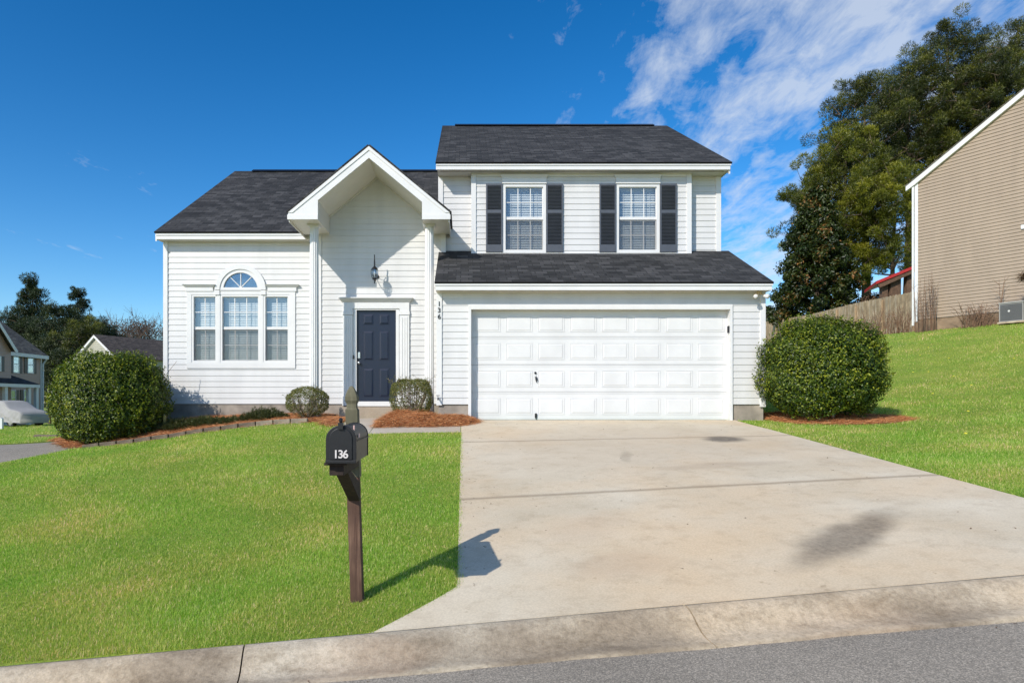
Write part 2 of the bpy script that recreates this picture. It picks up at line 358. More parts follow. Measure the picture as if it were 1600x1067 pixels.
        if bevel:
            b=o.modifiers.new('bevel','BEVEL'); b.width=bevel; b.segments=2; b.limit_method='ANGLE'; b.angle_limit=R(40)
        return o
def tag(o,label=None,cat=None,group=None,kind=None):
    if label: o['label']=label
    if cat: o['category']=cat
    if group: o['group']=group
    if kind: o['kind']=kind
    return o
def thing(name,label,cat,loc=(0,0,0),rz=0,group=None):
    o=bpy.data.objects.new(name,None); col.objects.link(o); o.location=loc; o.rotation_euler=(0,0,rz); o.empty_display_size=.2
    return tag(o,label,cat,group)
def local(root):                                 # parts modelled in world coordinates go under a root through this inverse
    bpy.context.view_layer.update(); return root.matrix_world.inverted()
def copy_tree(o, parent=None):
    c=o.copy(); col.objects.link(c); c.parent=parent
    for ch in o.children: copy_tree(ch,c)
    return c
def arr_mesh(name, V, Fc, mat, rnd=None, parent=None, mtx=None, nv=3):
    """V (n,3) points; Fc flat loops list-of (count) faces given as arrays"""
    me=bpy.data.meshes.new(name); me.vertices.add(len(V))
    if mtx is not None:
        A=np.array(mtx); V=V@A[:3,:3].T+A[:3,3]
    me.vertices.foreach_set('co',V.astype(np.float32).ravel())
    tot=Fc.size; me.loops.add(tot); me.loops.foreach_set('vertex_index',Fc.astype(np.int32).ravel())
    k=Fc.shape[1]; me.polygons.add(len(Fc)); me.polygons.foreach_set('loop_start',np.arange(0,tot,k,dtype=np.int32))
    me.update(calc_edges=True); me.validate(verbose=False)
    if rnd is not None:
        a=me.attributes.new('rnd','FLOAT','POINT'); a.data.foreach_set('value',rnd.astype(np.float32))
    me.materials.append(mat); o=bpy.data.objects.new(name,me); col.objects.link(o)
    if parent: o.parent=parent
    return o
def unit(a): return a/np.maximum(np.linalg.norm(a,axis=1,keepdims=True),1e-9)
def leaves(pos, nrm, L, W, spread=.7, fold=.25, droop=0, rnd=None):
    """leaf = two triangles folded on the midrib. returns verts, tris, rnd"""
    n=len(pos); nn=unit(nrm+rng.normal(0,spread,(n,3)))
    t=unit(np.cross(nn,rng.normal(0,1,(n,3)))); t[:,2]-=droop; t=unit(t); s=unit(np.cross(nn,t))
    L=L*rng.uniform(.7,1.25,(n,1)); W=W*rng.uniform(.75,1.2,(n,1))
    base=pos-t*L/2; tip=pos+t*L/2; a=pos+s*W/2+nn*fold*W; b=pos-s*W/2+nn*fold*W
    V=np.stack([base,a,tip,b],1).reshape(-1,3); i=np.arange(n)[:,None]*4
    T=np.concatenate([i+[0,2,1],i+[0,3,2]],1).reshape(-1,3)
    r=rng.uniform(0,1,n) if rnd is None else rnd
    return V,T,np.repeat(r,4)
def needles(pos, dirs, L, W, rnd=None):
    n=len(pos); d=unit(dirs); s=unit(np.cross(d,rng.normal(0,1,(n,3)))); L=L*rng.uniform(.7,1.2,(n,1))
    V=np.stack([pos-s*W/2,pos+s*W/2,pos+d*L],1).reshape(-1,3); T=(np.arange(n)[:,None]*3+[0,1,2])
    r=rng.uniform(0,1,n) if rnd is None else rnd
    return V,T,np.repeat(r,3)
def join(parts):
    V=[];T=[];Rn=[];k=0
    for v,t,r in parts: V.append(v);T.append(t+k);Rn.append(r);k+=len(v)
    return np.concatenate(V),np.concatenate(T),np.concatenate(Rn)

# ------------------------------------------------------------------ ground, street, kerb, driveway
def grid(name, xs, ys, zf, mat):
    Xg,Yg=np.meshgrid(xs,ys); z=zf(Xg.ravel(),Yg.ravel()); V=np.stack([Xg.ravel(),Yg.ravel(),z],1)
    nx=len(xs); ny=len(ys); i=(np.arange(ny-1)[:,None]*nx+np.arange(nx-1)).ravel()
    Fc=np.stack([i,i+1,i+1+nx,i+nx],1); o=arr_mesh(name,V,Fc,mat)
    o.data.polygons.foreach_set('use_smooth',[True]*len(o.data.polygons)); return tag(o,kind='structure')
SX0,SX1=-12.8,-7.45                               # the side street on the left
def lawn_z(X,Y):
    g=ground(X,Y)
    yb=yback(X)
    front=Y<yb-.02
    g=np.where(front, street_z(X,Y)-.12, g)
    side=(X>SX0+.05)&(X<SX1-.05)&(Y>yb)
    g=np.where(side,g-.16,g)
    under=(X>-6.4)&(X<5.4)&(Y>15.4)&(Y<24)
    return np.where(under,np.minimum(g,-.45),g)
xs=np.unique(np.concatenate([[-260,-180,-120,-90,-70,-55,-45],np.arange(-38,-14,1.5),[-14,-13.4,SX0,SX0+.06,-12,-10.5,-9,-8,SX1-.06,SX1],np.arange(-7.2,10,.3),np.arange(10,32,1.2),[34,40,48,60,80,110,160,260]]))
ys=np.unique(np.concatenate([[-160,-60,-20,-8,-2,2,3.6,4.2,4.3,4.35,4.4,4.45,4.5,4.55],np.arange(4.7,16,.3),np.arange(16,42,1.2),[44,48,54,62,75,90,120,160,260,420]]))
grid('lawn',xs,ys,lawn_z,M['lawn'])
xs=np.concatenate([[-160,-80,-40,-20,-12],np.arange(-8,10,.5),[10,14,20,30,60,160]]); ys=np.array([-9,-6,-3,0,1.5,2.5,3.3,3.9,4.08])
def road_z(X,Y): return street_z(X,Y)+.05*np.clip((4.05-Y)/4,0,1)
grid('street',xs,ys,road_z,M['asphalt'])
xs=np.linspace(SX0-.02,SX1+.02,12); ys=np.concatenate([np.arange(4.6,40,.6),[45,55,70,100]])
grid('side_street',xs,ys,lambda X,Y: ground(X,Y)+np.where((X<SX0+.02)|(X>SX1-.02),-.02,-.07),M['asphalt'])
# kerb: rolled profile swept along the street, in lengths parted by open joints
prof=[(.0,.0),(-.03,.004),(-.07,-.006),(-.12,-.032),(-.17,-.070),(-.22,-.100),(-.27,-.116),(-.33,-.122),(-.39,-.126),(-.395,-.17)]
kb=MB()
jA=-1.41; jB=1.43
cuts=[-160,-80,-40,-20,-14,-10.5,-7.5,-4.5,jA,jB,4.4,7.4,10.4,14,20,40,160]
for a,b_ in zip(cuts[:-1],cuts[1:]):
    n=max(2,int(min(b_-a,6)/.12)); xx=np.linspace(a+.005,b_-.005,n); k0=len(kb.v)
    for x in xx:
        wv=.006*math.sin(x*3.1)+.004*math.sin(x*11.7+1)
        tilt=lambda d:.16*d if (a,b_)!=(0,0) else 0
        for (d,h) in [(0,-.2)]+prof+[(-.395,-.2)]:
            h2=h*(1+.03*math.sin(x*5)); xo=x-.07*(d/.39) if True else x
            kb.v.append((xo,float(yback(x))+d+wv*(abs(d)>.01),float(base_plane(x,float(yback(x))))+h2+.006))
    m_=len(prof)+2
    for i in range(n-1):
        for j in range(m_-1):
            kb.f.append((k0+i*m_+j,k0+(i+1)*m_+j,k0+(i+1)*m_+j+1,k0+i*m_+j+1)); kb.mi.append(0)
    kb.face([kb.v[k0+j] for j in range(m_)]); kb.face([kb.v[k0+(n-1)*m_+j] for j in range(m_-1,-1,-1)])
o=tag(kb.build('kerb',M['kerb']),kind='structure')
for p in o.data.polygons:
    if len(p.vertices)==4: p.use_smooth=True
# driveway slabs
jy1=hit(745,691)[1]; jy2=hit(725,781)[1]
def slab(mb, y0, y1, xl, xr, lift=.008, t=.11, nx=16, ny=14):
    k=len(mb.v); Ys=np.linspace(y0,y1,ny)
    for y in Ys:
        a,b_=xl(y),xr(y)
        X=np.linspace(a,b_,nx); Yv=np.maximum(y,yback(X)+.006); Z=ground(X,Yv)+lift
        for x,yy,z in zip(X,Yv,Z): mb.v.append((x,yy,z))
    for i in range(ny-1):
        for j in range(nx-1): mb.f.append((k+i*nx+j,k+i*nx+j+1,k+(i+1)*nx+j+1,k+(i+1)*nx+j)); mb.mi.append(mb.cur)
    rim=[k+j for j in range(nx)]+[k+i*nx+nx-1 for i in range(1,ny)]+[k+(ny-1)*nx+j for j in range(nx-2,-1,-1)]+[k+i*nx for i in range(ny-2,0,-1)]
    q=len(mb.v)
    for r_ in rim: x,y,z=mb.v[r_]; mb.v.append((x,y,z-t))
    for i in range(len(rim)):
        j=(i+1)%len(rim); mb.f.append((rim[i],q+i,q+j,rim[j])); mb.mi.append(mb.cur)
DL=lambda y: -.05 if y>5.05 else -.05-.52*((5.05-max(y,4.4))/.62)**1.1
DR=lambda y: 5.13 if y>5.05 else 5.13+.5*(5.05-y)/.6
mb=MB().mat(M['drive'])
slab(mb,jy1+.006,12.91,DL,DR); slab(mb,jy2+.006,jy1-.006,DL,DR); slab(mb,4.30,jy2-.006,DL,DR,nx=22,ny=26)
mb.mat(M['mulchbase'])
tag(mb.build('driveway'),kind='structure')
# walkway + stoop
mb=MB().mat(M['walk'])
slab(mb,11.64,12.25,lambda y:-1.62,lambda y:-.062,lift=.006)
slab(mb,11.64,13.9,lambda y:-2.0-.25*min(1,max(0,(y-11.64)/1.2)),lambda y:-1.632,lift=.006)
tag(mb.build('walkway'),kind='structure')

# ------------------------------------------------------------------ siding
EXP=.1248
def siding(mb, y, z0, z1, xf, holes=(), exp=EXP, lip=.011, frame=None):
    """lapped courses on a wall looking to -Y. xf(z)->(xl,xr). frame maps (u,out,z)->world"""
    fr_=frame or (lambda u,o,z:(u,y-o,z)); n=int(math.ceil((z1-z0)/exp-1e-6))
    for i in range(n):
        a=z0+i*exp; b_=min(a+exp,z1)
        (l0,r0),(l1,r1)=xf(a+1e-4),xf(b_-1e-4)
        zs=sorted({a,b_}|{h[2] for h in holes if a<h[2]<b_}|{h[3] for h in holes if a<h[3]<b_})
        for c,d in zip(zs[:-1],zs[1:]):
            tc,td=(c-a)/(b_-a),(d-a)/(b_-a)
            cuts=[(h[0],h[1]) for h in holes if h[2]<=c+1e-6 and h[3]>=d-1e-6]; cuts.sort()
            Lc,Ld=l0+(l1-l0)*tc,l0+(l1-l0)*td; Rc,Rd=r0+(r1-r0)*tc,r0+(r1-r0)*td
            segs=[];cur=(Lc,Ld)
            for h in cuts: segs.append((cur[0],cur[1],h[0],h[0])); cur=(h[1],h[1])
            segs.append((cur[0],cur[1],Rc,Rd))
            oc=lip*(1-tc*(b_-a)/exp)+.002; od=lip*(1-td*(b_-a)/exp)+.002
            for (p,q,r_,s_) in segs:
                if r_-p<.004 and s_-q<.004: continue
                mb.face([fr_(p,oc,c),fr_(max(r_,p),oc,c),fr_(max(s_,q),od,d),fr_(q,od,d)])
                if c==a: mb.face([fr_(p,.0,a),fr_(max(r_,p),.0,a),fr_(max(r_,p),oc,a),fr_(p,oc,a)])
YG,YB,YR,YN,YL=12.92,14.62,14.80,14.72,15.13      # garage, bump-out, recessed, entry, left walls
XLs,XLe=-6.645,-3.05; XG0,XG1=-.511,5.687; XU0,XU1=-.547,5.553; XB0,XB1=.164,4.856; ZB=-.055
house=thing('house','white two-storey house with charcoal roofs, small gabled porch and double garage','house')
def part(mb,name,mat=None,par=None,**k): return mb.build(name,mat,par or house,**k)
# window rectangles
wx=lambda px,Y:PX(px,Y); wz=lambda py,Y:PZ(py,Y)
TR=(wx(292.5,YL),wx(461.7,YL),wz(575.4,YL),wz(454,YL))
arch_c=(wx(376.2,YL),wz(453.2,YL)); sL=F/YL
uw=[]
for (a,b_) in ((785.3,852.9),(962.3,1030.3)): uw.append((wx(a,YB),wx(b_,YB),wz(395.3,YB),wz(288,YB)))
door=(wx(557.3,YN),wx(618.8,YN),wz(627,YN),wz(484.7,YN))
gar=(wx(736.1,YG),wx(1140,YG),-.363,wz(483.6,YG))
# walls
mb=MB(); siding(mb,YL,ZB,3.54,lambda z:(XLs,XLe),[(TR[0]+.05,TR[1]-.05,TR[2]+.03,TR[3]),(arch_c[0]-.40,arch_c[0]+.40,TR[3]-.001,arch_c[1]+.375)]); part(mb,'siding_wall',M['siding'])
zt=lambda x:4.83-.825*abs(x+1.88)
def entry_x(z):
    w=(4.83-z)/.825; return (max(-3.12,-1.88-w),min(-.395,-1.88+w))
mb=MB(); siding(mb,YN,ZB,4.80,entry_x,[(door[0]-.03,door[1]+.03,ZB-.01,door[3]+.03)]); mb.face([(-3.12,YN,ZB),(-3.12,YL,ZB),(-3.12,YL,3.6),(-3.12,YN,3.6)]); part(mb,'siding_wall',M['siding'])
mb=MB(); siding(mb,YG,ZB,2.07,lambda z:(XG0,XG1),[(gar[0]-.02,gar[1]+.02,ZB-.01,gar[3]+.02)])
part(mb,'siding_wall',M['siding'])
mb=MB(); siding(mb,YR,3.16,4.87,lambda z:(XU0,XU1)); part(mb,'siding_wall',M['siding'])
mb=MB(); siding(mb,YB,3.10,4.89,lambda z:(XB0,XB1),[(w[0]+.03,w[1]-.03,w[2]+.02,w[3]-.02) for w in uw])
for x in (XB0,XB1): mb.face([(x,YB,3.1),(x,YR,3.1),(x,YR,4.9),(x,YB,4.9)])
part(mb,'siding_wall',M['siding'])
# side and back walls
def sidewall(x, y0, y1, z0, zf, sgn):
    mb=MB(); fr_=lambda u,o,z:(x+sgn*o,u,z); zm=max(zf(y0),zf(y1),zf((y0+y1)/2))
    def xf(z):
        ys_=[y for y in np.linspace(y0,y1,161) if zf(y)>=z-.001]
        return (ys_[0],ys_[-1]) if ys_ else ((y0+y1)/2,(y0+y1)/2)
    siding(mb,0,z0,zm,xf,frame=fr_); part(mb,'siding_wall',M['siding'])
gl=lambda y: 3.62+.59*min(y-14.9,25.3-y)
sidewall(XLs,YL,25.0,ZB,gl,-1)
gu=lambda y: 4.95+.57*min(y-14.37,23.57-y)
sidewall(XU0,YR,23.2,ZB,gu,-1); sidewall(XU1,YR,23.2,ZB,gu,1)
gg=lambda y: 2.14+.485*(y-12.67)
sidewall(XG1,YG,YR,ZB,gg,1); sidewall(XG0,YG,YR,ZB,gg,-1)
mb=MB(); mb.box(XLs,XU0,25.0,25.05,ZB,3.7); mb.box(XU0,XU1,23.2,23.25,ZB,5.0); part(mb,'siding_wall',M['siding'])
mb=MB(); mb.box(XU1-.02,XG1,YR-.005,YR+.02,ZB,3.1); part(mb,'siding_wall',M['siding'])
# foundation
mb=MB()
mb.box(XLs+.02,-3.14,YL+.01,25.0,-1.4,ZB-.002); mb.box(-3.13,XG0+.02,YN+.015,15.2,-1.4,ZB-.002)
mb.box(XG0+.03,gar[0]-.05,YG+.015,YR,-1.2,ZB-.002); mb.box(gar[1]+.05,XG1-.02,YG+.015,YR,-1.2,ZB-.002); mb.box(XU0,XU1,YR+.01,23.2,-1.4,ZB-.002)
part(mb,'foundation',M['mud'])
# corner boards
def cboard(x0,x1,y,z0,z1,d=.03): part(MB().box(x0,x1,y-d,y+.02,z0,z1),'corner_board',M['trim'],bevel=.004)
cboard(XLs-.01,XLs+.09,YL,ZB-.02,3.53); cboard(-3.13,-3.07,YN,ZB-.01,3.6)
cboard(XG0-.01,XG0+.095,YG,ZB-.02,2.065); cboard(XG1-.09,XG1+.01,YG,ZB-.05,2.065)
cboard(XU0-.01,XU0+.095,YR,3.2,4.86); cboard(XU1-.10,XU1+.01,YR,3.2,4.86)
cboard(XB0-.01,XB0+.095,YB,3.09,4.88); cboard(XB1-.095,XB1+.01,YB,3.09,4.88)
cboard(-.50,-.39,YN,3.2,3.62)
mb=MB().box(XB0+.1,XB1-.1,YB-.035,YB+.01,3.10,3.165); part(mb,'skirt_board',M['trim'])
mb=MB(); mb.box(XB0+.1,XB1-.1,YB-.03,YB+.01,4.80,4.885); part(mb,'frieze_board',M['trim'])
# ------------------------------------------------------------------ roofs
def slope(mb, a, b_, c, d, th=.035):
    """a,b eave left/right; c,d ridge right/left. shingle faces with metre UVs"""
    a,b_,c,d=map(Vector,(a,b_,c,d)); L=(b_-a).length; n=(b_-a).cross(d-a).normalized(); H=(d-a).length
    if n.z<0: n=-n
    u=(b_-a).normalized(); vv=n.cross(u).normalized()
    uvf=lambda p:((p-a).dot(u)+a.x*.37+5,(p-a).dot(vv)+3)
    up=[p+n*th for p in (a,b_,c,d)]
    mb.face(up,[uvf(p) for p in (a,b_,c,d)])
    mb.face([d,c,b_,a],[uvf(p) for p in (d,c,b_,a)])
    for p,q,r_,s_ in ((a,b_,up[1],up[0]),(b_,c,up[2],up[1]),(c,d,up[3],up[2]),(d,a,up[0],up[3])):
        mb.face([p,q,r_,s_],[uvf(p),uvf(q),uvf(r_),uvf(s_)])
def vent(x0,x1,y,z,par):
    mb=MB(); mb.prism([(x0,y-.17,z-.04),(x0,y,z+.055),(x0,y+.17,z-.04)],(x1-x0,0,0)); mb.build('ridge_vent',M['black'],par)
def rake(x, ya, za, yb, zb, s, t=.03, h=.17):
    mb=MB(); mb.prism([(x,ya,za),(x,yb,zb),(x,yb,zb-h),(x,ya,za-h)],(s*t,0,0)); return mb
# left main roof
mb=MB().mat(M['shingle']); e=(14.86,3.655); r_=(20.1,6.735)
slope(mb,(-6.74,e[0],e[1]),(-.56,e[0],e[1]),(-.56,r_[0],r_[1]),(-6.74,r_[0],r_[1]))
slope(mb,(-6.74,r_[0],r_[1]),(-.56,r_[0],r_[1]),(-.56,25.34,e[1]),(-6.74,25.34,e[1]))
rf=part(mb,'roof'); vent(-6.2,-.6,r_[0],r_[1]+.03,rf)
mb=MB(); mb.box(-6.70,-3.20,14.885,14.905,3.53,3.615); mb.box(-6.715,-3.20,14.87,14.90,3.615,3.66); part(mb,'fascia',M['trim'])
mb=MB(); mb.box(-6.70,-3.13,14.905,15.14,3.525,3.535); part(mb,'soffit',M['soffit'])
part(rake(-6.70,14.89,3.66,20.1,6.73,-1),'rake_board',M['trim']); part(rake(-6.70,25.3,3.66,20.1,6.73,-1),'rake_board',M['trim'])
# upper roof
mb=MB().mat(M['shingle']); e=(14.34,4.985); r_=(18.97,7.615)
slope(mb,(-.60,e[0],e[1]),(5.63,e[0],e[1]),(5.63,r_[0],r_[1]),(-.60,r_[0],r_[1]))
slope(mb,(-.60,r_[0],r_[1]),(5.63,r_[0],r_[1]),(5.63,23.6,e[1]),(-.60,23.6,e[1]))
rf=part(mb,'roof'); vent(-.25,5.25,r_[0],r_[1]+.03,rf)
mb=MB(); mb.box(-.57,5.60,14.36,14.385,4.87,4.955); mb.box(-.585,5.615,14.345,14.375,4.955,4.99); part(mb,'fascia',M['trim'])
mb=MB(); mb.box(-.56,5.58,14.386,14.83,4.865,4.88); mb.box(5.553,5.58,14.386,14.9,4.88,4.985); part(mb,'soffit',M['soffit'])
mb=rake(5.58,14.39,4.96,18.97,7.57,1); mb.prism([(5.605,14.39,4.94),(5.605,15.0,5.28),(5.605,15.0,4.87),(5.605,14.39,4.87)],(.01,0,0)); part(mb,'rake_board',M['trim'])
part(rake(5.58,23.57,4.99,18.97,7.6,1),'rake_board',M['trim']); part(rake(-.56,14.37,4.99,18.97,7.6,-1,h=.12),'rake_board',M['trim'])
# garage roof
mb=MB().mat(M['shingle'])
slope(mb,(-.545,12.645,2.175),(5.735,12.645,2.175),(5.735,14.82,3.23),(-.545,14.82,3.23)); part(mb,'roof')
mb=MB(); mb.box(-.53,5.71,12.66,12.685,2.06,2.145); mb.box(-.545,5.725,12.645,12.675,2.145,2.18); mb.box(5.69,5.71,12.686,13.05,2.06,2.2); part(mb,'fascia',M['trim'])
mb=MB(); mb.box(-.52,5.69,12.686,12.93,2.055,2.07)
part(mb,'soffit',M['soffit']); part(rake(5.69,13.0,2.36,14.8,3.22,1,h=.13),'rake_board',M['trim'])
for x0_,x1_,y_,z_ in ((-.45,5.62,12.74,2.052),(-.50,5.5,14.45,4.861)):
    mb=MB(); mb.box(x0_,x1_,y_-.015,y_+.015,z_,z_+.005); part(mb,'soffit_vent',M['brownshed'])
# porch gable
XC=-1.88; YP=13.50; HW=1.60; SL=.82; ZE=3.735; ZP=ZE+SL*HW
mb=MB().mat(M['shingle'])
for s in (-1,1):
    a=(XC+s*(HW+.015),YP-.02,ZE-.012); b_=(XC+s*(HW+.015),17.4,ZE-.012); c=(XC,17.4,ZP); d=(XC,YP-.02,ZP)
    if s<0: slope(mb,b_,a,d,c,.03)
    else: slope(mb,a,b_,c,d,.03)
part(mb,'porch_roof')
mb=MB(); Z=lambda x:ZE+SL*(HW-abs(x-XC))-.008; inner=(-2.89,-.83)
for s,xi in ((-1,inner[0]),(1,inner[1])):
    xo=XC+s*HW
    pts=[(xo,YP,ZE-.01),(XC,YP,ZP-.01),(XC,YP,4.81),(xi,YP,4.81-SL*1.01*abs(xi-XC)),(xi,YP,3.593),(xo,YP,3.593)]
    mb.prism(pts if s>0 else pts[::-1],(0,.03,0))
    # raised trim boards on the front
    pts=[(xo-s*.0,YP-.014,ZE-.01),(XC,YP-.014,ZP-.01),(XC,YP-.014,ZP-.085),(xo-s*.09,YP-.014,ZE-.01)]
    mb.prism(pts if s>0 else pts[::-1],(0,.013,0))
    a_,b2=sorted((xo,xi)); mb.box(a_-(.012 if s<0 else 0),b2+(.012 if s>0 else 0),YP-.012,YP-.001,3.593,3.685)
part(mb,'porch_fascia',M['trim'])
mb=MB()
for s,xi in ((-1,inner[0]),(1,inner[1])):
    xo=XC+s*(HW-.03); a_,b2=sorted((xo,xi))
    mb.box(a_,b2,YP+.031,YN+.0,3.594,3.61)                       # boxed eave bottom
    mb.box(min(xo,xo+s*.02),max(xo,xo+s*.02),YP+.031,15.2 if s<0 else YR,3.55,3.73) # outer side
    zi=4.81-SL*1.01*abs(xi-XC)
    mb.box(min(xi,xi+s*.02),max(xi,xi+s*.02),YP+.031,YN,3.611,zi+.01)
    mb.prism([(xi,YP+.031,zi),(XC,YP+.031,4.81),(XC,YP+.031,4.83),(xi,YP+.031,zi+.02)][::s],(0,YN-YP-.03,0))
part(mb,'porch_soffit',M['soffit'])
mb=MB()
for s,xi in ((-1,inner[0]),(1,inner[1])):
    zi=4.81-SL*1.01*abs(xi-XC)
    mb.prism([(xi,YN-.05,zi-.004),(XC,YN-.05,4.806),(XC,YN-.05,4.78),(xi,YN-.05,zi-.03)][::s],(0,.03,0))
part(mb,'gable_moulding',M['soffit'])
# columns
def column(x):
    c=thing.__call__ if False else None
    mb=MB(); mb.lathe([(.098,-.28,0),(.098,-.2,0),(.096,-.15,1),(.094,1.2,1),(.088,3.50,1),(.088,3.55,0),(.098,3.56,0),(.098,3.575,0)],(x,13.95,0),seg=96,flute=.010,nfl=16)
    o=part(mb,'porch_column',M['trim'])
    mb=MB().box(x-.125,x+.125,13.825,14.075,3.575,3.594); mb.box(x-.115,x+.115,13.835,14.065,3.555,3.574); mb.build('capital',M['trim'],o,bevel=.004)
    mb=MB().box(x-.115,x+.115,13.835,14.065,-.45,-.27); mb.lathe([(.108,-.27),(.11,-.25),(.104,-.23),(.099,-.22),(.099,-.20)],(x,13.95,0),32); mb.build('column_base',M['trim'],o)
column(-3.06); column(-.708)
# stoop
mb=MB(); mb.box(-2.55,-1.0,13.95,YN+.0,-.9,-.118); part(mb,'stoop',M['step'],bevel=.012)
# ------------------------------------------------------------------ windows
def ring(mb,x0,x1,z0,z1,w,y0,y1,wb=None,wt=None):
    wb=wb or w; wt=wt or w
    mb.box(x0,x0+w,y0,y1,z0,z1); mb.box(x1-w,x1,y0,y1,z0,z1); mb.box(x0+w,x1-w,y0,y1,z0,z0+wb); mb.box(x0+w,x1-w,y0,y1,z1-wt,z1)
def dhung(x0,x1,z0,z1,y,cols,w=.05,rows=2,yf=-.022,zr=None):
    """double hung window; outer frame rectangle; y = wall plane"""
    mb=MB().mat(M['trim']); ring(mb,x0,x1,z0,z1,w,y+yf,y+.07)
    zm=zr if zr else (z0+z1)/2; gx0,gx1=x0+w,x1-w
    mb.box(gx0,gx1,y+.012,y+.055,zm-.022,zm+.022)
    ring(mb,gx0,gx1,z0+w,zm-.022,.016,y+.034,y+.056); ring(mb,gx0,gx1,zm+.022,z1-w,.016,y+.012,y+.034)
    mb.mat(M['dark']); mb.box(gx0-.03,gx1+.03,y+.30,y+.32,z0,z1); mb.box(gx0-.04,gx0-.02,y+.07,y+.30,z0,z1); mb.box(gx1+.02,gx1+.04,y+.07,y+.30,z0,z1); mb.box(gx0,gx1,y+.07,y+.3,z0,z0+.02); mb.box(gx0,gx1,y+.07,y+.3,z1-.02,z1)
    o=part(mb,'window')
    for (a,b_,yy) in ((zm+.022,z1-w,y+.023),(z0+w,zm-.022,y+.045)):
        pass
        q=MB(); q.face([(gx0+.01,yy,a+.01),(gx1-.01,yy,a+.01),(gx1-.01,yy,b_-.01),(gx0+.01,yy,b_-.01)]); q.build('pane',M['glass'],o)
        q=MB(); W_=gx1-gx0
        for k in range(1,cols): q.box(gx0+W_*k/cols-.009,gx0+W_*k/cols+.009,yy-.009,yy-.003,a,b_)
        for k in range(1,rows): zz=a+(b_-a)*k/rows; q.box(gx0,gx1,yy-.0085,yy-.0035,zz-.008,zz+.008)
        q.build('muntin',M['trim'],o)
    q=MB(); q.face([(gx0,y+.005,z0+w),(gx1,y+.005,z0+w),(gx1,y+.005,zm-.02),(gx0,y+.005,zm-.02)]); q.build('insect_screen',M['screen'],o)
    q=MB(); zz=z1-w-.01; yb=y+.115; c,s=math.cos(R(68)),math.sin(R(68))
    q.box(gx0,gx1,yb-.03,yb+.03,z1-w-.05,z1-w+.01)
    zz=z1-w-.07
    while zz>z0+.03:
        q.obox(((gx0+gx1)/2,yb,zz),((gx1-gx0)/2-.004,0,0),(0,.029*c,.029*s),(0,-.0012*s,.0012*c)); zz-=.052
    for k in (.15,.85): x=gx0+(gx1-gx0)*k; q.box(x-.003,x+.003,yb-.027,yb-.025,z0+.03,z1-w)
    q.build('blind',M['blind'],o); return o
# upper windows with crown, shutters
for w in uw:
    dhung(*w,YB,3,w=.062)
    mb=MB(); mb.box(w[0]-.01,w[1]+.01,YB-.045,YB,w[3]+.002,w[3]+.115)
    mb.prism([(w[0]-.01,YB-.045,w[3]+.115),(w[1]+.01,YB-.045,w[3]+.115),(w[1]+.045,YB-.085,w[3]+.185),(w[0]-.045,YB-.085,w[3]+.185)],(0,.085,0))
    part(mb,'window_crown',M['trim'])
    for xa,xb in ((w[0]-.357,w[0]-.004),(w[1]+.004,w[1]+.362)):
        mb=MB(); y0=YB-.045; z0,z1=w[2]+.01,w[3]-.0
        ring(mb,xa,xb,z0,z1,.03,y0,YB-.012,wb=.16,wt=.04); zc=z0+.16+(z1-z0-.2)*.56; mb.box(xa+.03,xb-.03,y0,YB-.012,zc-.035,zc+.035)
        mb.box(xa+.03,xb-.03,YB-.02,YB-.013,z0,z1)
        zz=z0+.175
        while zz<z1-.05:
            if abs(zz-zc)>.045: mb.obox(((xa+xb)/2,y0+.012,zz),((xb-xa)/2-.03,0,0),(0,.012,-.010),(0,.0025,.003))
            zz+=.030
        part(mb,'shutter',M['shutter'])
# triple window and surround
mb=MB(); tx0,tx1,tz0,tz1=TR; yf=YL-.03
u=[(112,338),(363,713),(740,972)]; un=[(280+a/5.615,280+b_/5.615) for a,b_ in u]; uz=(wz(400+935/5.615,YL),wz(400+340/5.615,YL))
ux=[(wx(a,YL),wx(b_,YL)) for a,b_ in un]
mb.box(tx0,ux[0][0],yf,YL+.03,tz0,tz1); mb.box(ux[2][1],tx1,yf,YL+.03,tz0,tz1)
mb.box(ux[0][0],ux[2][1],yf,YL+.03,tz0,uz[0]); mb.box(ux[0][0],ux[2][1],yf,YL+.03,uz[1],tz1)
mb.box(ux[0][1],ux[1][0],yf,YL+.03,uz[0],uz[1]); mb.box(ux[1][1],ux[2][0],yf,YL+.03,uz[0],uz[1])
mb.box(tx0-.0,tx1+.0,yf-.012,yf-.001,tz1-.012,tz1+.0)
def crown(x0,x1,zb):
    mb.box(x0+.06,x1-.06,YL-.045,YL,zb-.085,zb-.002)
    mb.prism([(x0+.05,YL-.05,zb),(x1-.05,YL-.05,zb),(x1,YL-.10,zb+.06),(x0,YL-.10,zb+.06)],(0,.10,0))
zb=wz(449.5,YL); crown(wx(286.8,YL),wx(338,YL),zb); crown(wx(415,YL),wx(467.9,YL),zb)
# arch
def arc(r0,r1,y0,y1,zlo,n=40):
    cx,cz=arch_c
    for i in range(n):
        a0,a1=math.pi*i/n,math.pi*(i+1)/n
        pts=[(cx+r*math.cos(a),0,cz+r*math.sin(a)) for r,a in ((r0,a0),(r1,a0),(r1,a1),(r0,a1))]
        pts=[(x,y0,max(z,zlo)) for x,_,z in pts]
        mb.prism(pts[::-1],(0,y1-y0,0))
arc(.455,.565,YL-.05,YL,tz1-.002); arc(.38,.456,YL-.03,YL+.03,tz1-.004)
mb.box(arch_c[0]-.565,arch_c[0]-.455,YL-.05,YL,tz1-.1,tz1); mb.box(arch_c[0]+.455,arch_c[0]+.565,YL-.05,YL,tz1-.1,tz1)
mb.box(arch_c[0]-.456,arch_c[0]+.456,YL-.034,YL+.03,wz(453.5,YL),wz(449.5,YL))
part(mb,'window_surround',M['trim'])
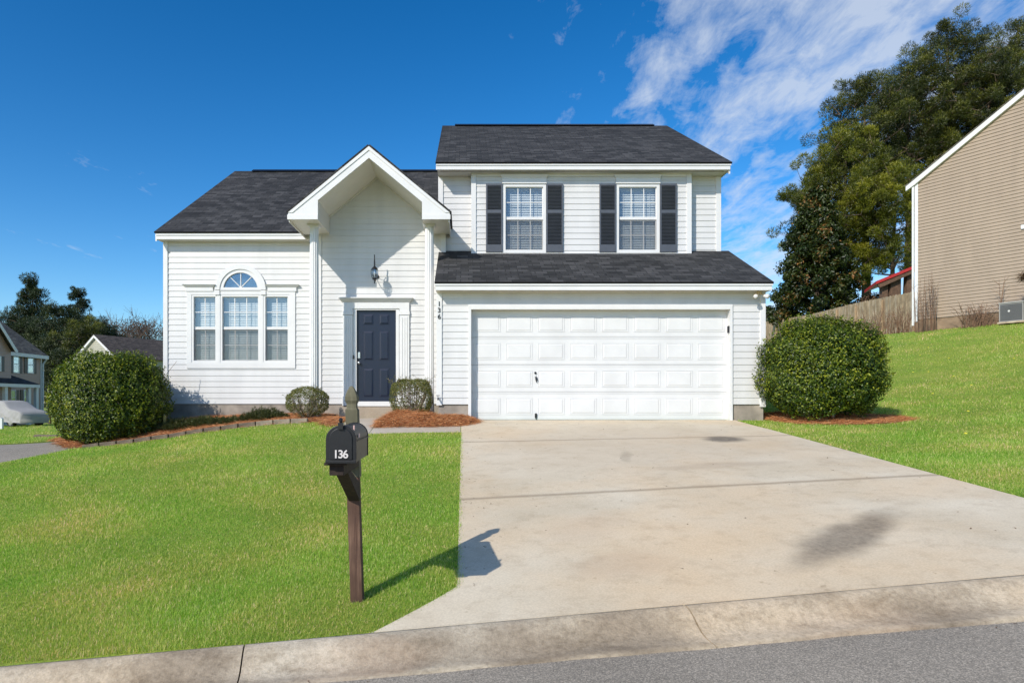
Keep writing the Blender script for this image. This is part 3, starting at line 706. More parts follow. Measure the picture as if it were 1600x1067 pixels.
for (a,b_),cc in zip(ux,(2,3,2)): dhung(a,b_,uz[0],uz[1],YL,cc,w=.045,yf=-.022,zr=wz(513.2,YL))
zg=wz(449.5,YL); cx,cz=arch_c; mb=MB().mat(M['trim'])
mb.box(cx-.008,cx+.008,YL-.004,YL+.008,zg,cz+.385)
for s in (-1,1):
    d=Vector((s*math.sin(R(45)),0,math.cos(R(45)))); c=Vector((cx,YL+.002,zg))+d*.19; mb.obox(c,d*.19,Vector((d.z,0,-d.x))*.008,(0,.004,0))
aw=part(mb,'arched_window')
def halfdisc(q,r,y,z0,t,n=32):
    a0=math.asin(max(-1,min(1,(z0-cz)/r))); pts=[(cx+r*math.cos(a),y,cz+r*math.sin(a)) for a in np.linspace(a0,math.pi-a0,n)]
    q.prism(pts[::-1],(0,t,0))
q=MB(); halfdisc(q,.385,YL+.012,zg,.004); q.build('pane',M['glass'],aw)
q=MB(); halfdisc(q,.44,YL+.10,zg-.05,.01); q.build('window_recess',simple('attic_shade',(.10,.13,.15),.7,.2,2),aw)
# ------------------------------------------------------------------ front door
x0,x1,z0,z1=door; mb=MB(); yd=YN+.03; mb.box(x0,x1,yd,yd+.045,z0,z1); H=z1-z0; W_=x1-x0
for (a,b_) in ((.17,.42),(.575,.82)):
    for (c,d) in ((.05,.36),(.455,.77),(.845,.955)):
        mb.box(x0+a*W_-.008,x0+b_*W_+.008,yd-.005,yd-.0001,z0+c*H-.008,z0+d*H+.008)
        mb.frustum(x0+a*W_+.006,x0+b_*W_-.006,z0+c*H+.006,z0+d*H-.006,yd-.0052,.010,.03)
dr=part(mb,'front_door',M['door'],bevel=.003)
q=MB(); q.box(x0+.026,x0+.075,yd-.028,yd-.001,z0+.93,z0+1.06); q.box(x0+.036,x0+.066,yd-.034,yd-.029,z0+.96,z0+1.03); q.build('deadbolt',M['steel'],dr,bevel=.008)
q=MB(); c=(x0+.05,0,0); q.tube([(x0+.05,yd-.001,z0+.83),(x0+.05,yd-.03,z0+.83)],.014); q.tube([(x0+.05,yd-.03,z0+.83),(x0+.05,yd-.04,z0+.83),(x0+.05,yd-.06,z0+.83),(x0+.05,yd-.068,z0+.83)],[.018,.03,.03,.015],16); q.build('knob',M['steel'],dr,smooth=True)
mb=MB(); e_=.006
ys0=YN-.035
mb.box(x0-.065,x0-e_*0,YN-.03,YN+.075,z0,z1+.03); mb.box(x1,x1+.065,YN-.03,YN+.075,z0,z1+.03); mb.box(x0,x1,YN-.03,YN+.075,z1,z1+.03)
ox0,ox1=wx(536.2,YN),wx(639.6,YN); zf=z1+.03
for (a,b_) in ((ox0,ox0+.21),(ox1-.21,ox1)):
    mb.box(a,b_,YN-.045,YN,ZB-.03,z1-.11); mb.box(a-.01,b_+.01,YN-.06,YN,z1-.105,z1-.03); mb.box(a,b_,YN-.05,YN,z1-.028,zf)
    mb.box(a-.01,b_+.01,YN-.06,YN,ZB-.035,ZB+.16)
    for k in (.25,.5,.75): xx=a+(b_-a)*k; mb.box(xx-.012,xx+.012,YN-.054,YN-.046,ZB+.2,z1-.16)
mb.box(ox0,ox1,YN-.05,YN,zf+.001,zf+.135)
zb=zf+.136; mb.prism([(ox0-.01,YN-.06,zb),(ox1+.01,YN-.06,zb),(ox1+.075,YN-.13,zb+.075),(ox0-.075,YN-.13,zb+.075)],(0,.13,0)); mb.box(ox0-.085,ox1+.085,YN-.14,YN,zb+.076,zb+.095)
part(mb,'door_surround',M['trim'])
part(MB().box(x0-.16,x1+.16,YN-.08,YN+.08,z0-.105,z0-.002),'threshold',M['trim'],bevel=.005)
q=MB(); xb=wx(552.7,YN); zb2=wz(558,YN); q.box(xb-.013,xb+.013,YN-.072,YN-.03,zb2-.04,zb2+.04); part(q,'doorbell',M['black'],bevel=.004)
# ------------------------------------------------------------------ garage door
gx0,gx1,gz0,gz1=gar; yd=YG+.13; mb=MB(); nsec=4; hs=(gz1-gz0)/nsec
for i in range(nsec):
    a=gz0+.012+i*hs; b_=a+hs-.005
    mb.box(gx0,gx1,yd,yd+.04,a,b_)
    pw=(gx1-gx0)/8
    for k in range(8):
        xa=gx0+k*pw+.052; xb=gx0+(k+1)*pw-.052; za=a+.10; zb=b_-.10
        ring(mb,xa,xb,za,zb,.014,yd-.006,yd-.0002)
        mb.frustum(xa+.018,xb-.018,za+.018,zb-.018,yd-.0001,.008,.026)
    mb.box(gx0,gx1,yd-.004,yd-.0003,a+.018,a+.030); mb.box(gx0,gx1,yd-.004,yd-.0003,b_-.026,b_-.016)
gd=part(mb,'garage_door',M['garage'])
hx=PX(837.2,yd); q=MB(); hz=PZ(592.8,yd); q.obox((hx,yd-.02,hz),(.006,0,.004),(0,.006,0),(-.012,0,.055)); q.obox((hx+.016,yd-.03,hz+.02),(.006,0,.004),(0,.006,0),(-.01,0,.04)); q.tube([(hx,yd,hz),(hx,yd-.03,hz)],.014); q.build('handle',M['black'],gd)
q=MB(); q.tube([(hx-.01,yd,PZ(582.6,yd)),(hx-.01,yd-.02,PZ(582.6,yd))],.022,12); q.build('lock',M['black'],gd)
q=MB(); q.box(hx-.02,hx+.02,yd-.02,yd-.001,gz0+.05,gz0+.13); q.box(hx-.008,hx+.008,yd-.03,yd-.021,gz0+.02,gz0+.14); q.build('latch',M['black'],gd)
q=MB(); q.box(gx0+.02,gx1-.02,yd+.0,yd+.03,gz0-.001,gz0+.011); q.build('bottom_seal',M['tyre'],gd)
mb=MB(); mb.box(gx0-.045,gx0,YG-.035,YG+.16,gz0+.005,gz1+.085); mb.box(gx1,gx1+.045,YG-.035,YG+.16,gz0+.005,gz1+.085); mb.box(gx0,gx1,YG-.035,YG+.16,gz1,gz1+.085)
mb.box(gx0-.055,gx0-.046,YG-.02,YG,gz0+.005,gz1+.095); mb.box(gx1+.046,gx1+.055,YG-.02,YG,gz0+.005,gz1+.095); mb.box(gx0-.046,gx1+.046,YG-.02,YG,gz1+.086,gz1+.095)
part(mb,'garage_trim',M['trim'])
q=MB(); xk=wx(1137,YG); zk=wz(515,YG); q.box(gx1-.03,gx1-.001,YG-.0,YG+.05,zk-.06,zk+.07); part(q,'keypad',M['black'],bevel=.004)
# house number
def text_mesh(body,size,ext,name,mat,parent,loc,rot=(R(90),0,0),bold=0,sy=1.0):
    cu=bpy.data.curves.new(name,'FONT'); cu.body=body; cu.size=size; cu.extrude=ext; cu.align_x='CENTER'; cu.offset=bold
    t=bpy.data.objects.new('tmp',cu); col.objects.link(t); bpy.context.view_layer.update()
    me=bpy.data.meshes.new_from_object(t.evaluated_get(bpy.context.evaluated_depsgraph_get())); bpy.data.objects.remove(t); bpy.data.curves.remove(cu)
    me.name=name; me.materials.clear(); me.materials.append(mat)
    o=bpy.data.objects.new(name,me); col.objects.link(o); o.parent=parent; o.location=loc; o.rotation_euler=rot; o.scale=(1,sy,1); return o
for ch,py in (('1',478.5),('3',488.5),('6',498.5)):
    text_mesh(ch,.125,.006,'house_number',M['black'],house,(wx(686.3,YG),YG-.036,wz(py,YG)),bold=.0012)
# tap at the garage corner
q=MB(); X_=wx(684.5,YG); Zt=wz(622,YG); q.tube([(X_,YG-.03,Zt),(X_,YG-.09,Zt),(X_+.0,YG-.12,Zt-.03)],[.012,.016,.012]); q.tube([(X_-.035,YG-.08,Zt+.05),(X_+.035,YG-.08,Zt+.05)],.006); q.tube([(X_,YG-.08,Zt),(X_,YG-.08,Zt+.05)],.006); part(q,'outdoor_tap',M['fin'])
# ------------------------------------------------------------------ lantern & flood light
LX,LY,LZ=PX(585.2,14.42),14.42,PZ(428,14.42)
lan=thing('wall_lantern','black glass coach lantern with tall thin finial on wall above front door','lantern',(LX,LY,LZ))
q=MB(); q.lathe([(.012,-.205),(.012,-.13),(.045,-.125),(.045,-.115),(.02,-.11),(.055,-.10),(.055,-.09)],(0,0,0),10); q.lathe([(.075,.09),(.065,.11),(.035,.14),(.018,.16),(.016,.25),(.011,.33),(.012,.40),(.002,.41)],(0,0,0),10)
for k in range(6):
    a=k*math.pi/3+.3; q.tube([(.052*math.cos(a),.052*math.sin(a),-.09),(.072*math.cos(a),.072*math.sin(a),-.0),(.070*math.cos(a),.070*math.sin(a),.09)],.006,5)
q.build('lamp_frame',M['black'],lan)
q=MB(); q.lathe([(.046,-.088),(.066,0),(.064,.088)],(0,0,0),6); q.build('lamp_glass',M['glass'],lan)
q=MB(); q.lathe([(.01,-.08),(.012,-.02),(.02,.0),(.022,.02),(.008,.055)],(0,0,0),10); q.build('bulb',M['blind'],lan,smooth=True)
q=MB(); q.tube([(.0,.29,-.02),(.0,.22,-.10),(0,.12,-.13),(0,.06,-.06),(0,.09,.10),(0,.05,.20),(0,0,.22),(0,0,.18)],.008,6); q.tube([(0,.29,.02),(0,.2,.03),(0,.08,.10)],.006,6); q.build('arm',M['black'],lan)
q=MB(); q.tube([(0,.30,0),(0,.27,0)],[.06,.05],16); q.build('back_plate',M['black'],lan)
fl=thing('flood_light','twin headed beige security flood light under the garage eave corner','flood light',(PX(1186,12.82),12.82,2.055))
q=MB(); q.tube([(0,0,-.0),(0,0,-.025)],.05,16); q.tube([(0,0,-.02),(-.04,-.02,-.06),(-.07,-.05,-.08)],.012,6); q.tube([(0,0,-.02),(.05,-.02,-.05),(.07,-.05,-.07)],.012,6); q.build('bracket',M['brass'],fl)
for s in (-1,1):
    q=MB(); d=Vector((s*.5,-.75,-.3)).normalized(); p=Vector((s*.06,-.04,-.075)); q.tube([p,p+d*.04,p+d*.09,p+d*.10],[.022,.03,.045,.046],14); o=q.build('lamp_head',M['brass'] if s<0 else M['trim'],fl,smooth=True)
    q=MB(); q.tube([p+d*.10,p+d*.118,p+d*.125],[.043,.035,.01],14); q.build('bulb_face',M['blind'],o,smooth=True)

# ------------------------------------------------------------------ mailbox
by,bx=4.95,-.764; bz=gz(bx,by)
mail=thing('mailbox','black arched mailbox numbered 136 on leaning dark wooden post in front lawn','mailbox',(bx,by,bz))
top=PZ(603,by)-bz; lean=-.05/1.5
def lz(z): return lean*z
hw=.0445
q=MB(); zsh=PZ(745,by)-bz; q.prism([(-hw,-hw,-.25),(hw,-hw,-.25),(hw,hw,-.25),(-hw,hw,-.25)],(lz(zsh+.25),0,zsh+.25))
post=q.build('post',M['postwood'],mail,bevel=.006)
zs=PZ(640,by)-bz; q=MB(); x_=lz(zsh)
def sq(z,h): x=lz(z); return [(x-h,-h,z),(x+h,-h,z),(x+h,h,z),(x-h,h,z)]
secs=[sq(zsh+.001,hw),sq(zs,hw),sq(zs+.012,hw*.80),sq(PZ(631,by)-bz,hw*.78),sq(PZ(626,by)-bz,hw*1.0),sq(PZ(620,by)-bz,hw*.98),sq(PZ(610,by)-bz,hw*.62),sq(PZ(604.5,by)-bz,hw*.3),sq(PZ(603,by)-bz,hw*.12)]
k=len(q.v)
for s_ in secs: q.v+=s_
for i in range(len(secs)-1):
    for j in range(4): q.f.append((i*4+j,i*4+(j+1)%4,(i+1)*4+(j+1)%4,(i+1)*4+j)); q.mi.append(0)
q.f.append((3,2,1,0)); q.f.append(tuple(len(q.v)-4+j for j in range(4))); q.mi+=[0,0]
q.build('post_top',M['postgray'],mail,bevel=.004)
# arm and brace
zb_=PZ(722.7,4.22)-bz                     # underside of the box
ax=PX(540,4.6)-bx
q=MB(); q.box(ax-.045,ax+.045,-.68,-hw-.002,zb_-.085,zb_-.004); q.box(ax-.07,ax+.07,-.72,-.05,zb_-.018,zb_-.001); q.build('arm',M['darkwood'],mail,bevel=.004)
q=MB(); zl=PZ(781,by)-bz; xl=lz(zl)
q.prism([(xl-.042,-hw-.001,zl),(xl-.042,-hw-.001,zl+.13),(xl-.052,-.36,zb_-.087),(xl-.052,-.50,zb_-.087)][::-1],(.084,0,0)); q.build('brace',M['darkwood'],mail,bevel=.004)
# box shell
bw,bh=.0885,.227; Lb=.62; yF=4.22-by; xc=PX(532.8,4.22)-bx; xr_=xc-.0
def archp(w,h,y,x=0,n=14,z0=0):
    r=w; pts=[(x-w,y,z0)]+[(x-r*math.cos(a),y,z0+h-r*.92+r*.92*math.sin(a)) for a in np.linspace(0,math.pi,n)]+[(x+w,y,z0)]
    return pts
drift=-.012
q=MB(); A=archp(bw,bh,yF+.03,xc,z0=zb_); B=archp(bw,bh,yF+Lb,xc+drift,z0=zb_); k=len(q.v); q.v+=A+B; n=len(A)
for i in range(n): j=(i+1)%n; q.f.append((k+i,k+j,k+n+j,k+n+i)); q.mi.append(0)
q.f.append(tuple(range(k+2*n-1,k+n-1,-1))); q.f.append(tuple(range(k,k+n))); q.mi+=[0,0]
for zz in (.128,): q.box(xc+bw-.001,xc+bw+.004,yF+.06,yF+Lb-.01,zb_+zz,zb_+zz+.006)
A=archp(bw+.005,bh+.005,yF+Lb-.015,xc+drift,z0=zb_-.001); q.prism(A[::-1],(0,.014,0))
q.build('box',M['mailblack'],mail)
q=MB(); q.prism(archp(bw+.006,bh+.006,yF,xc,z0=zb_-.002)[::-1],(0,.032,0)); q.prism(archp(bw-.018,bh-.03,yF-.006,xc,z0=zb_+.018)[::-1],(0,.0055,0)); q.box(xc-bw-.006,xc+bw+.006,yF-.014,yF-.001,zb_-.004,zb_+.016)
dm=q.build('door',M['mailblack'],mail,bevel=.003)
q=MB(); q.box(xc-.016,xc+.016,yF-.02,yF+.02,zb_+bh-.02,zb_+bh+.02); q.tube([(xc,yF-.005,zb_+bh+.02),(xc,yF-.005,zb_+bh+.03),(xc,yF-.005,zb_+bh+.042),(xc,yF-.005,zb_+bh+.05)],[.007,.012,.013,.006],10); q.build('latch',M['black'],dm)
q=MB(); q.box(xc+bw+.004,xc+bw+.008,yF+.10,yF+.14,zb_+.15,zb_+.175); q.box(xc+bw-.028,xc+bw-.020,yF+.09,yF+.11,zb_+bh-.05,zb_+bh+.0); q.build('flag',M['flagm'],mail)
for i,ch in enumerate('136'):
    w_=.030; xq=xc-.022+i*w_-.008
    text_mesh(ch,.070,.0008,'number',M['whitenum'],dm,(xq,yF-.011,zb_+.030),bold=.0014,sy=1.0)

# ------------------------------------------------------------------ shrubs
def shell_points(n, rad, flat_top=0, depth=.25, seed=0, lump=.08, low=-.9):
    d=unit(rng.normal(0,1,(int(n*1.4),3))); d=d[d[:,2]>low][:n]
    ph=seed*1.7
    l=1+lump*(np.sin(d[:,0]*5+ph)*np.cos(d[:,1]*4+ph*2)+.6*np.sin(d[:,2]*9+ph+d[:,0]*7)+.4*np.sin(d[:,1]*13+d[:,0]*11+ph))
    l=l+lump*.55*(np.sin(d[:,0]*17+ph)*np.sin(d[:,1]*15-ph)*np.sin(d[:,2]*16+ph*3))*1.6
    p=np.sign(d)*np.abs(d)**.90
    rr=l*(1-depth*rng.uniform(0,1,len(d))**1.6)
    return p/np.maximum(np.abs(p).max(1,keepdims=True)**.0,1)*rr[:,None]*np.array(rad), d
def round_bush(name,label,cat,cx,cy,w,h,dpt,zb,n,seed,group,mat='bush',leaf=(.052,.029),stems=9,lump=.06,low=-.93):
    root=thing(name,label,cat,(cx,cy,zb),group=group)
    cz=h*.50; p,d=shell_points(n,(w/2,dpt/2,h*.5),depth=.22,seed=seed,lump=lump,low=low); p=p+[0,0,cz]
    k=p[:,2]>.02; p,d=p[k],d[k]
    o=arr_mesh('foliage',*[],**{}) if False else None
    V,T,r=leaves(p,d*1.2+[0,0,.5],leaf[0],leaf[1],.55)
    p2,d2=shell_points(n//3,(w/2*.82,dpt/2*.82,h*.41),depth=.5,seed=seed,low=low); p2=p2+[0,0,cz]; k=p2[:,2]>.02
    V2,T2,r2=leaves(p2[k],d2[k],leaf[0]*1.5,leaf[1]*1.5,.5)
    # upright shoots that break the outline
    ns=n//40; q,dq=shell_points(ns,(w/2,dpt/2,h*.5),depth=.02,seed=seed,lump=lump,low=-.4); q=q+[0,0,cz]
    parts=[(V,T,r),(V2,T2,r2*.5)]  # inner leaves kept to the darker tones, inner shade put into their colour
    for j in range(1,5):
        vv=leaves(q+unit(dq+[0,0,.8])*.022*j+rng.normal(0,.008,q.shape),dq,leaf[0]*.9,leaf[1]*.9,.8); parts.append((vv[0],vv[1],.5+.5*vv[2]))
    V,T,r=join(parts); arr_mesh('foliage',V,T,M[mat],r,root)
    mb=MB()
    for i in range(stems):
        a=i/stems*6.28+seed; r0=.12; e=Vector((math.cos(a)*w*.28,math.sin(a)*dpt*.28,h*.6))
        s=Vector((math.cos(a)*r0,math.sin(a)*r0,-.25)); m_=s.lerp(e,.5)+Vector((random.uniform(-.08,.08),random.uniform(-.08,.08),0))
        mb.tube([s,m_,e],[.028,.02,.01],6)
        for t in range(5):
            f=e+Vector((random.uniform(-.5,.5)*w*.5,random.uniform(-.5,.5)*dpt*.5,random.uniform(-.2,.35)*h)); mb.tube([m_.lerp(e,random.random()),f],[.009,.004],4)
    mb.build('stems',M['twig'],root); return root
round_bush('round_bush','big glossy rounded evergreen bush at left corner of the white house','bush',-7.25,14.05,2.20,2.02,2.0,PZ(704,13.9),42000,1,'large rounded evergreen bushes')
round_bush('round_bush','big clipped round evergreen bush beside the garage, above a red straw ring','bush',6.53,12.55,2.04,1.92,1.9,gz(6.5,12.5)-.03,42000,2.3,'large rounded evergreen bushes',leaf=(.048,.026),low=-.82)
def twig_shrub(label,cx,cy,w,h,zb,n,seed,green=.5,hole=.35,square=False):
    root=thing('boxwood_shrub',label,'shrub',(cx,cy,zb),group='small clipped boxwoods by the porch'); mb=MB(); tips=[]
    rs=random.Random(seed)
    for i in range(30):
        a=rs.uniform(0,6.28); sp=math.sqrt(rs.random()); top=Vector((math.cos(a)*w*.47*sp,math.sin(a)*w*.42*sp,h*(.95 if sp<.7 or square else .70)*rs.uniform(.88,1)))
        s=Vector((math.cos(a)*.04,math.sin(a)*.04,-.02)); mid=s.lerp(top,.45)+Vector((math.cos(a),math.sin(a),0))*w*.09*sp
        mb.tube([s,mid,top],[.011,.007,.003],5)
        for j in range(7):
            t=rs.uniform(.35,1); b0=mid.lerp(top,max(0,(t-.45)/.55)) if t>.45 else s.lerp(mid,t/.45)
            e=b0+Vector((rs.uniform(-1,1)*w*.13,rs.uniform(-1,1)*w*.13,rs.uniform(.0,.14)*h)); mb.tube([b0,e],[.004,.002],4); tips.append(e)
        tips.append(top)
    mb.build('branches',M['twig'],root)
    r3=(w/2,w/2*.9,h*.47)
    p,d=shell_points(n,r3,depth=.14,seed=seed,lump=.05,low=-.95)
    if square: p=np.sign(p)*np.array(r3)*(np.abs(p)/np.array(r3))**.80*.98
    # foliage thins out low on the front, leaving the twigs in view
    hf=(p[:,2]/r3[2]); nz=np.sin(p[:,0]*23+seed)*np.sin(p[:,2]*19+seed*2)+.5*np.sin(p[:,0]*47)
    edge=np.abs(p[:,0])/r3[0]
    keep=(hf>.30)|(rng.random(len(p))<np.where(edge>.72,.9,np.where(nz>.1,.62,.22)*(1.1-hole)*1.3))
    p,d=p[keep]+[0,0,h*.50],d[keep]; k=p[:,2]>.0; p,d=p[k],d[k]
    tp=np.array([tuple(t) for t in tips]); tp=np.repeat(tp,9,0)+rng.normal(0,.016,(len(tp)*9,3))
    V,T,r=join([leaves(p,d,.024,.014,.8),leaves(tp,np.tile([0,0,1.],(len(tp),1)),.022,.013,.9)])
    arr_mesh('foliage',V,T,M['boxwood'],r,root); return root
twig_shrub('sparse twiggy boxwood in front of the left porch column',PX(480,13.7),13.7,.86,.64,-.33,11000,3)
twig_shrub('square clipped boxwood with bare inner twigs between front door and garage',PX(643,13.45),13.45,.84,.79,-.31,13000,5,square=True)
# low junipers along the bed
def juniper(label,cx,cy,w,h,seed):
    zb=gz(cx,cy); root=thing('low_juniper',label,'ground cover shrub',(cx,cy,zb),group='low junipers along the flower bed')
    n=int(3600*w); x=rng.uniform(-1,1,n); y=rng.uniform(-1,1,n); k=x*x+y*y<1; x,y=x[k],y[k]
    hh=h*np.sqrt(1-x*x-y*y)*(.75+.3*np.sin(x*9+seed)*np.cos(y*7+seed)); pos=np.stack([x*w/2,y*.34,hh*rng.uniform(.4,1,len(x))],1)
    dirs=np.stack([x*.8,y*.8-.2,np.full(len(x),.5)],1)+rng.normal(0,.5,(len(x),3))
    V,T,r=join([needles(pos,dirs+rng.normal(0,.4,dirs.shape),.07,.011) for _ in range(3)]); arr_mesh('foliage',V,T,M['juniper'],r,root)
    mb=MB()
    for i in range(12):
        a=i*.52; mb.tube([(0,0,-.03),(math.cos(a)*w*.2,math.sin(a)*.13,h*.4),(math.cos(a)*w*.42,math.sin(a)*.27,h*.35)],[.012,.008,.004],5)
    mb.build('stems',M['twig'],root)
for (px,w,h,lab) in ((283,1.05,.26,'dark spreading juniper beside the big left bush'),(325,.95,.24,'green spreading juniper below the shaded foundation'),(365,.6,.17,'thin brownish low juniper in the straw bed'),(414,1.05,.32,'fullest low juniper, left of the twiggy boxwood')):
    cy=14.05; juniper(lab,PX(px,cy),cy,w,h,px)
# ------------------------------------------------------------------ beds, straw, stones
def bed(name,label,poly,hgt,n,L=.17):
    """mound inside polygon plus straw needles"""
    poly=np.array(poly); x0,y0=poly.min(0); x1,y1=poly.max(0)
    def inside(X,Y):
        c=np.zeros(len(X),bool); j=len(poly)-1
        for i in range(len(poly)):
            xi,yi=poly[i]; xj,yj=poly[j]
            c^=((yi>Y)!=(yj>Y))&(X<(xj-xi)*(Y-yi)/(yj-yi+1e-12)+xi); j=i
        return c
    def dist(X,Y):
        d=np.full(len(X),9.)
        for i in range(len(poly)):
            a=poly[i]; b_=poly[(i+1)%len(poly)]; e=b_-a; t=np.clip(((X-a[0])*e[0]+(Y-a[1])*e[1])/(e@e),0,1)
            d=np.minimum(d,np.hypot(X-a[0]-t*e[0],Y-a[1]-t*e[1]))
        return d
    def mz(X,Y): return ground(X,Y)+hgt*np.clip(dist(X,Y)/.28,0,1)**.6*(.75+.25*np.sin(X*6.3)*np.cos(Y*7.1+X))+.006
    xs=np.arange(x0-.06,x1+.06,.06); ys=np.arange(y0-.06,y1+.06,.06); Xg,Yg=np.meshgrid(xs,ys); X,Y=Xg.ravel(),Yg.ravel(); ins=inside(X,Y)|(dist(X,Y)<.03)
    Z=np.where(inside(X,Y),mz(X,Y),ground(X,Y)-.01); nx=len(xs); i=(np.arange(len(ys)-1)[:,None]*nx+np.arange(nx-1)).ravel(); Fc=np.stack([i,i+1,i+1+nx,i+nx],1); Fc=Fc[ins[Fc].all(1)]
    used=np.unique(Fc); mp=-np.ones(len(X),int); mp[used]=np.arange(len(used))
    root=arr_mesh(name,np.stack([X,Y,Z],1)[used],mp[Fc],M['mulchbase']); tag(root,label,'mulch',kind='stuff')
    X=rng.uniform(x0,x1,n*3); Y=rng.uniform(y0,y1,n*3); k=inside(X,Y)|((dist(X,Y)<.07)&(rng.random(len(X))<.4)); X,Y=X[k][:n],Y[k][:n]
    z=np.where(inside(X,Y),mz(X,Y),ground(X,Y)+.012); a=rng.uniform(0,6.283,len(X)); d=np.stack([np.cos(a),np.sin(a),rng.normal(.06,.16,len(X))],1)
    pos=np.stack([X,Y,z+rng.uniform(0,.02,len(X))],1)
    V,T,r=needles(pos-d*L/2,d,L,.0045); V2,T2,r2=needles(pos,np.stack([-d[:,0]+rng.normal(0,.4,len(X)),-d[:,1],d[:,2]],1),L,.004)
    V,T,r=join([(V,T,r),(V2,T2,r2)]); o=arr_mesh('straw',V,T,M['straw'],r,root); return root
front=[(130,703),(200,695),(270,685),(345,673),(430,663),(505,659)]
fb=[(PX(a,13.2),13.2+.0) for a,_ in front]
bed('pine_straw','long bed of orange pine straw below the left house wall',[(-7.8,13.3),(-7.36,13.2)]+[(x,13.17) for x,_ in fb[1:]]+[(-2.72,12.75),(-2.45,12.45),(-2.28,12.7),(-2.30,13.85),(-2.6,13.9),(-2.66,14.6),(-3.2,15.1),(-6.7,15.1),(-8.3,15.3),(-8.6,14.2)],.07,15000)
bed('pine_straw','orange pine straw heap under the square boxwood by the garage',[(-1.62,12.22),(-.6,12.15),(.02,12.3),(.30,12.72),(.10,12.90),(-.52,12.92),(-.55,14.0),(-1.45,13.9)],.17,12000)
bed('pine_straw','reddish pine straw ring under the round bush right of the garage',[(5.75,12.75),(5.9,12.1),(6.5,11.8),(7.3,11.85),(8.0,12.2),(8.25,12.7),(7.8,13.5),(6.5,14),(5.75,13.8)],.06,9000)
# edging blocks
mat_i=0; pts=[]
for i in range(len(fb)-1):
    a,b_=Vector(fb[i]),Vector(fb[i+1]); L=(b_-a).length; pts.append((a,b_,L))
bl=[]; dd=0; tot=sum(p[2] for p in pts); step=.335; nb=int(tot/step)
words=['leftmost','second','third','fourth','fifth','sixth','seventh','eighth','ninth','tenth','eleventh','twelfth','thirteenth','fourteenth','fifteenth']
for k in range(nb):
    s=k*step+step/2; q_=s
    for a,b_,L in pts:
        if q_<=L: break
        q_-=L
    p=a+(b_-a)*min(1,q_/L); ang=math.atan2((b_-a).y,(b_-a).x)+random.uniform(-.03,.03)
    z0=gz(p.x-.16,p.y-.02); z1=gz(p.x+.16,p.y-.02); sl=(z1-z0)/.32; h=.095
    mb=MB(); mb.obox((0,0,h/2-.05),(.158,0,.158*sl),(0,.05,0),(0,0,h/2+.05)); 
    o=mb.build('edging_block',M['stone'] if k<nb-3 else M['stone_b'],bevel=.012); o.location=(p.x,p.y-.02,(z0+z1)/2-.0); o.rotation_euler=(0,0,ang)
    tag(o,('grey-brown edging block, '+words[min(k,14)]+' from the left end of the straw bed border') if k<nb-1 else 'pale edging block ending the bed border beside the walkway','edging block','edging blocks along the front bed')
# stake
zz=gz(-6.35,14.0)
mb=MB(); mb.prism([(-.022,-.022,0),(.022,-.022,0),(.022,.022,0),(-.022,.022,0)],(0,0,.30)); mb.prism([(-.022,-.022,.30),(.022,-.022,.30),(0,-.022,.33)],(0,.044,0)); o=mb.build('stake',M['tanpost']); o.location=(PX(257.5,14),14.0,zz+.05); tag(o,'short yellow wooden stake beside the big left bush','stake')

# ------------------------------------------------------------------ grass
def grass(name,label,X,Y,hs=1.0,wmul=1.0):
    n=len(X); z=ground(X,Y)-.004; sc=(np.maximum(Y,4.4)/4.6)**.55
    a=rng.uniform(0,6.283,n); lean=rng.uniform(.05,.75,n); d=np.stack([np.cos(a)*lean,np.sin(a)*lean,np.ones(n)],1); d=unit(d)
    patch=np.sin(X*1.9+.7*np.sin(Y*2.3))*np.cos(Y*1.6+X*.6)
    L=(rng.uniform(.014,.040,n)*hs*(1+.3*patch)*sc**.4)[:,None]; W=(rng.uniform(.0018,.0034,n)*sc**1.5*wmul)[:,None]
    s=np.stack([-np.sin(a+rng.normal(0,.9,n)),np.cos(a),np.zeros(n)],1); s=unit(s)
    p=np.stack([X,Y,z],1); mid=p+d*L*.55; tip=mid+unit(d*[1,1,.35]+[0,0,.15])*L*.5
    V=np.stack([p-s*W/2,p+s*W/2,mid+s*W*.42,mid-s*W*.42,tip],1).reshape(-1,3); i=np.arange(n)[:,None]*5
    T=np.concatenate([i+[0,1,2],i+[0,2,3],i+[3,2,4]],1).reshape(-1,3)
    dry=np.sin(X*4.1+2*np.sin(Y*3.3+X))*np.sin(Y*5.2+1.5*np.sin(X*2.7)); r=np.clip(rng.beta(1.5,2.4,n)+.12*patch+.06*np.maximum(dry,-.3)+(rng.random(n)<.07)*.5,0,1)
    o=arr_mesh(name,V,T,M['grass'],np.repeat(r,5)); return tag(o,label,'grass',kind='stuff')
def sample(n,y0,y1,p,xl,xr):
    u_=rng.random(n); e=1-p; Y=(y0**e+u_*(y1**e-y0**e))**(1/e); X=xl(Y)+(xr(Y)-xl(Y))*rng.random(n); return X,Y
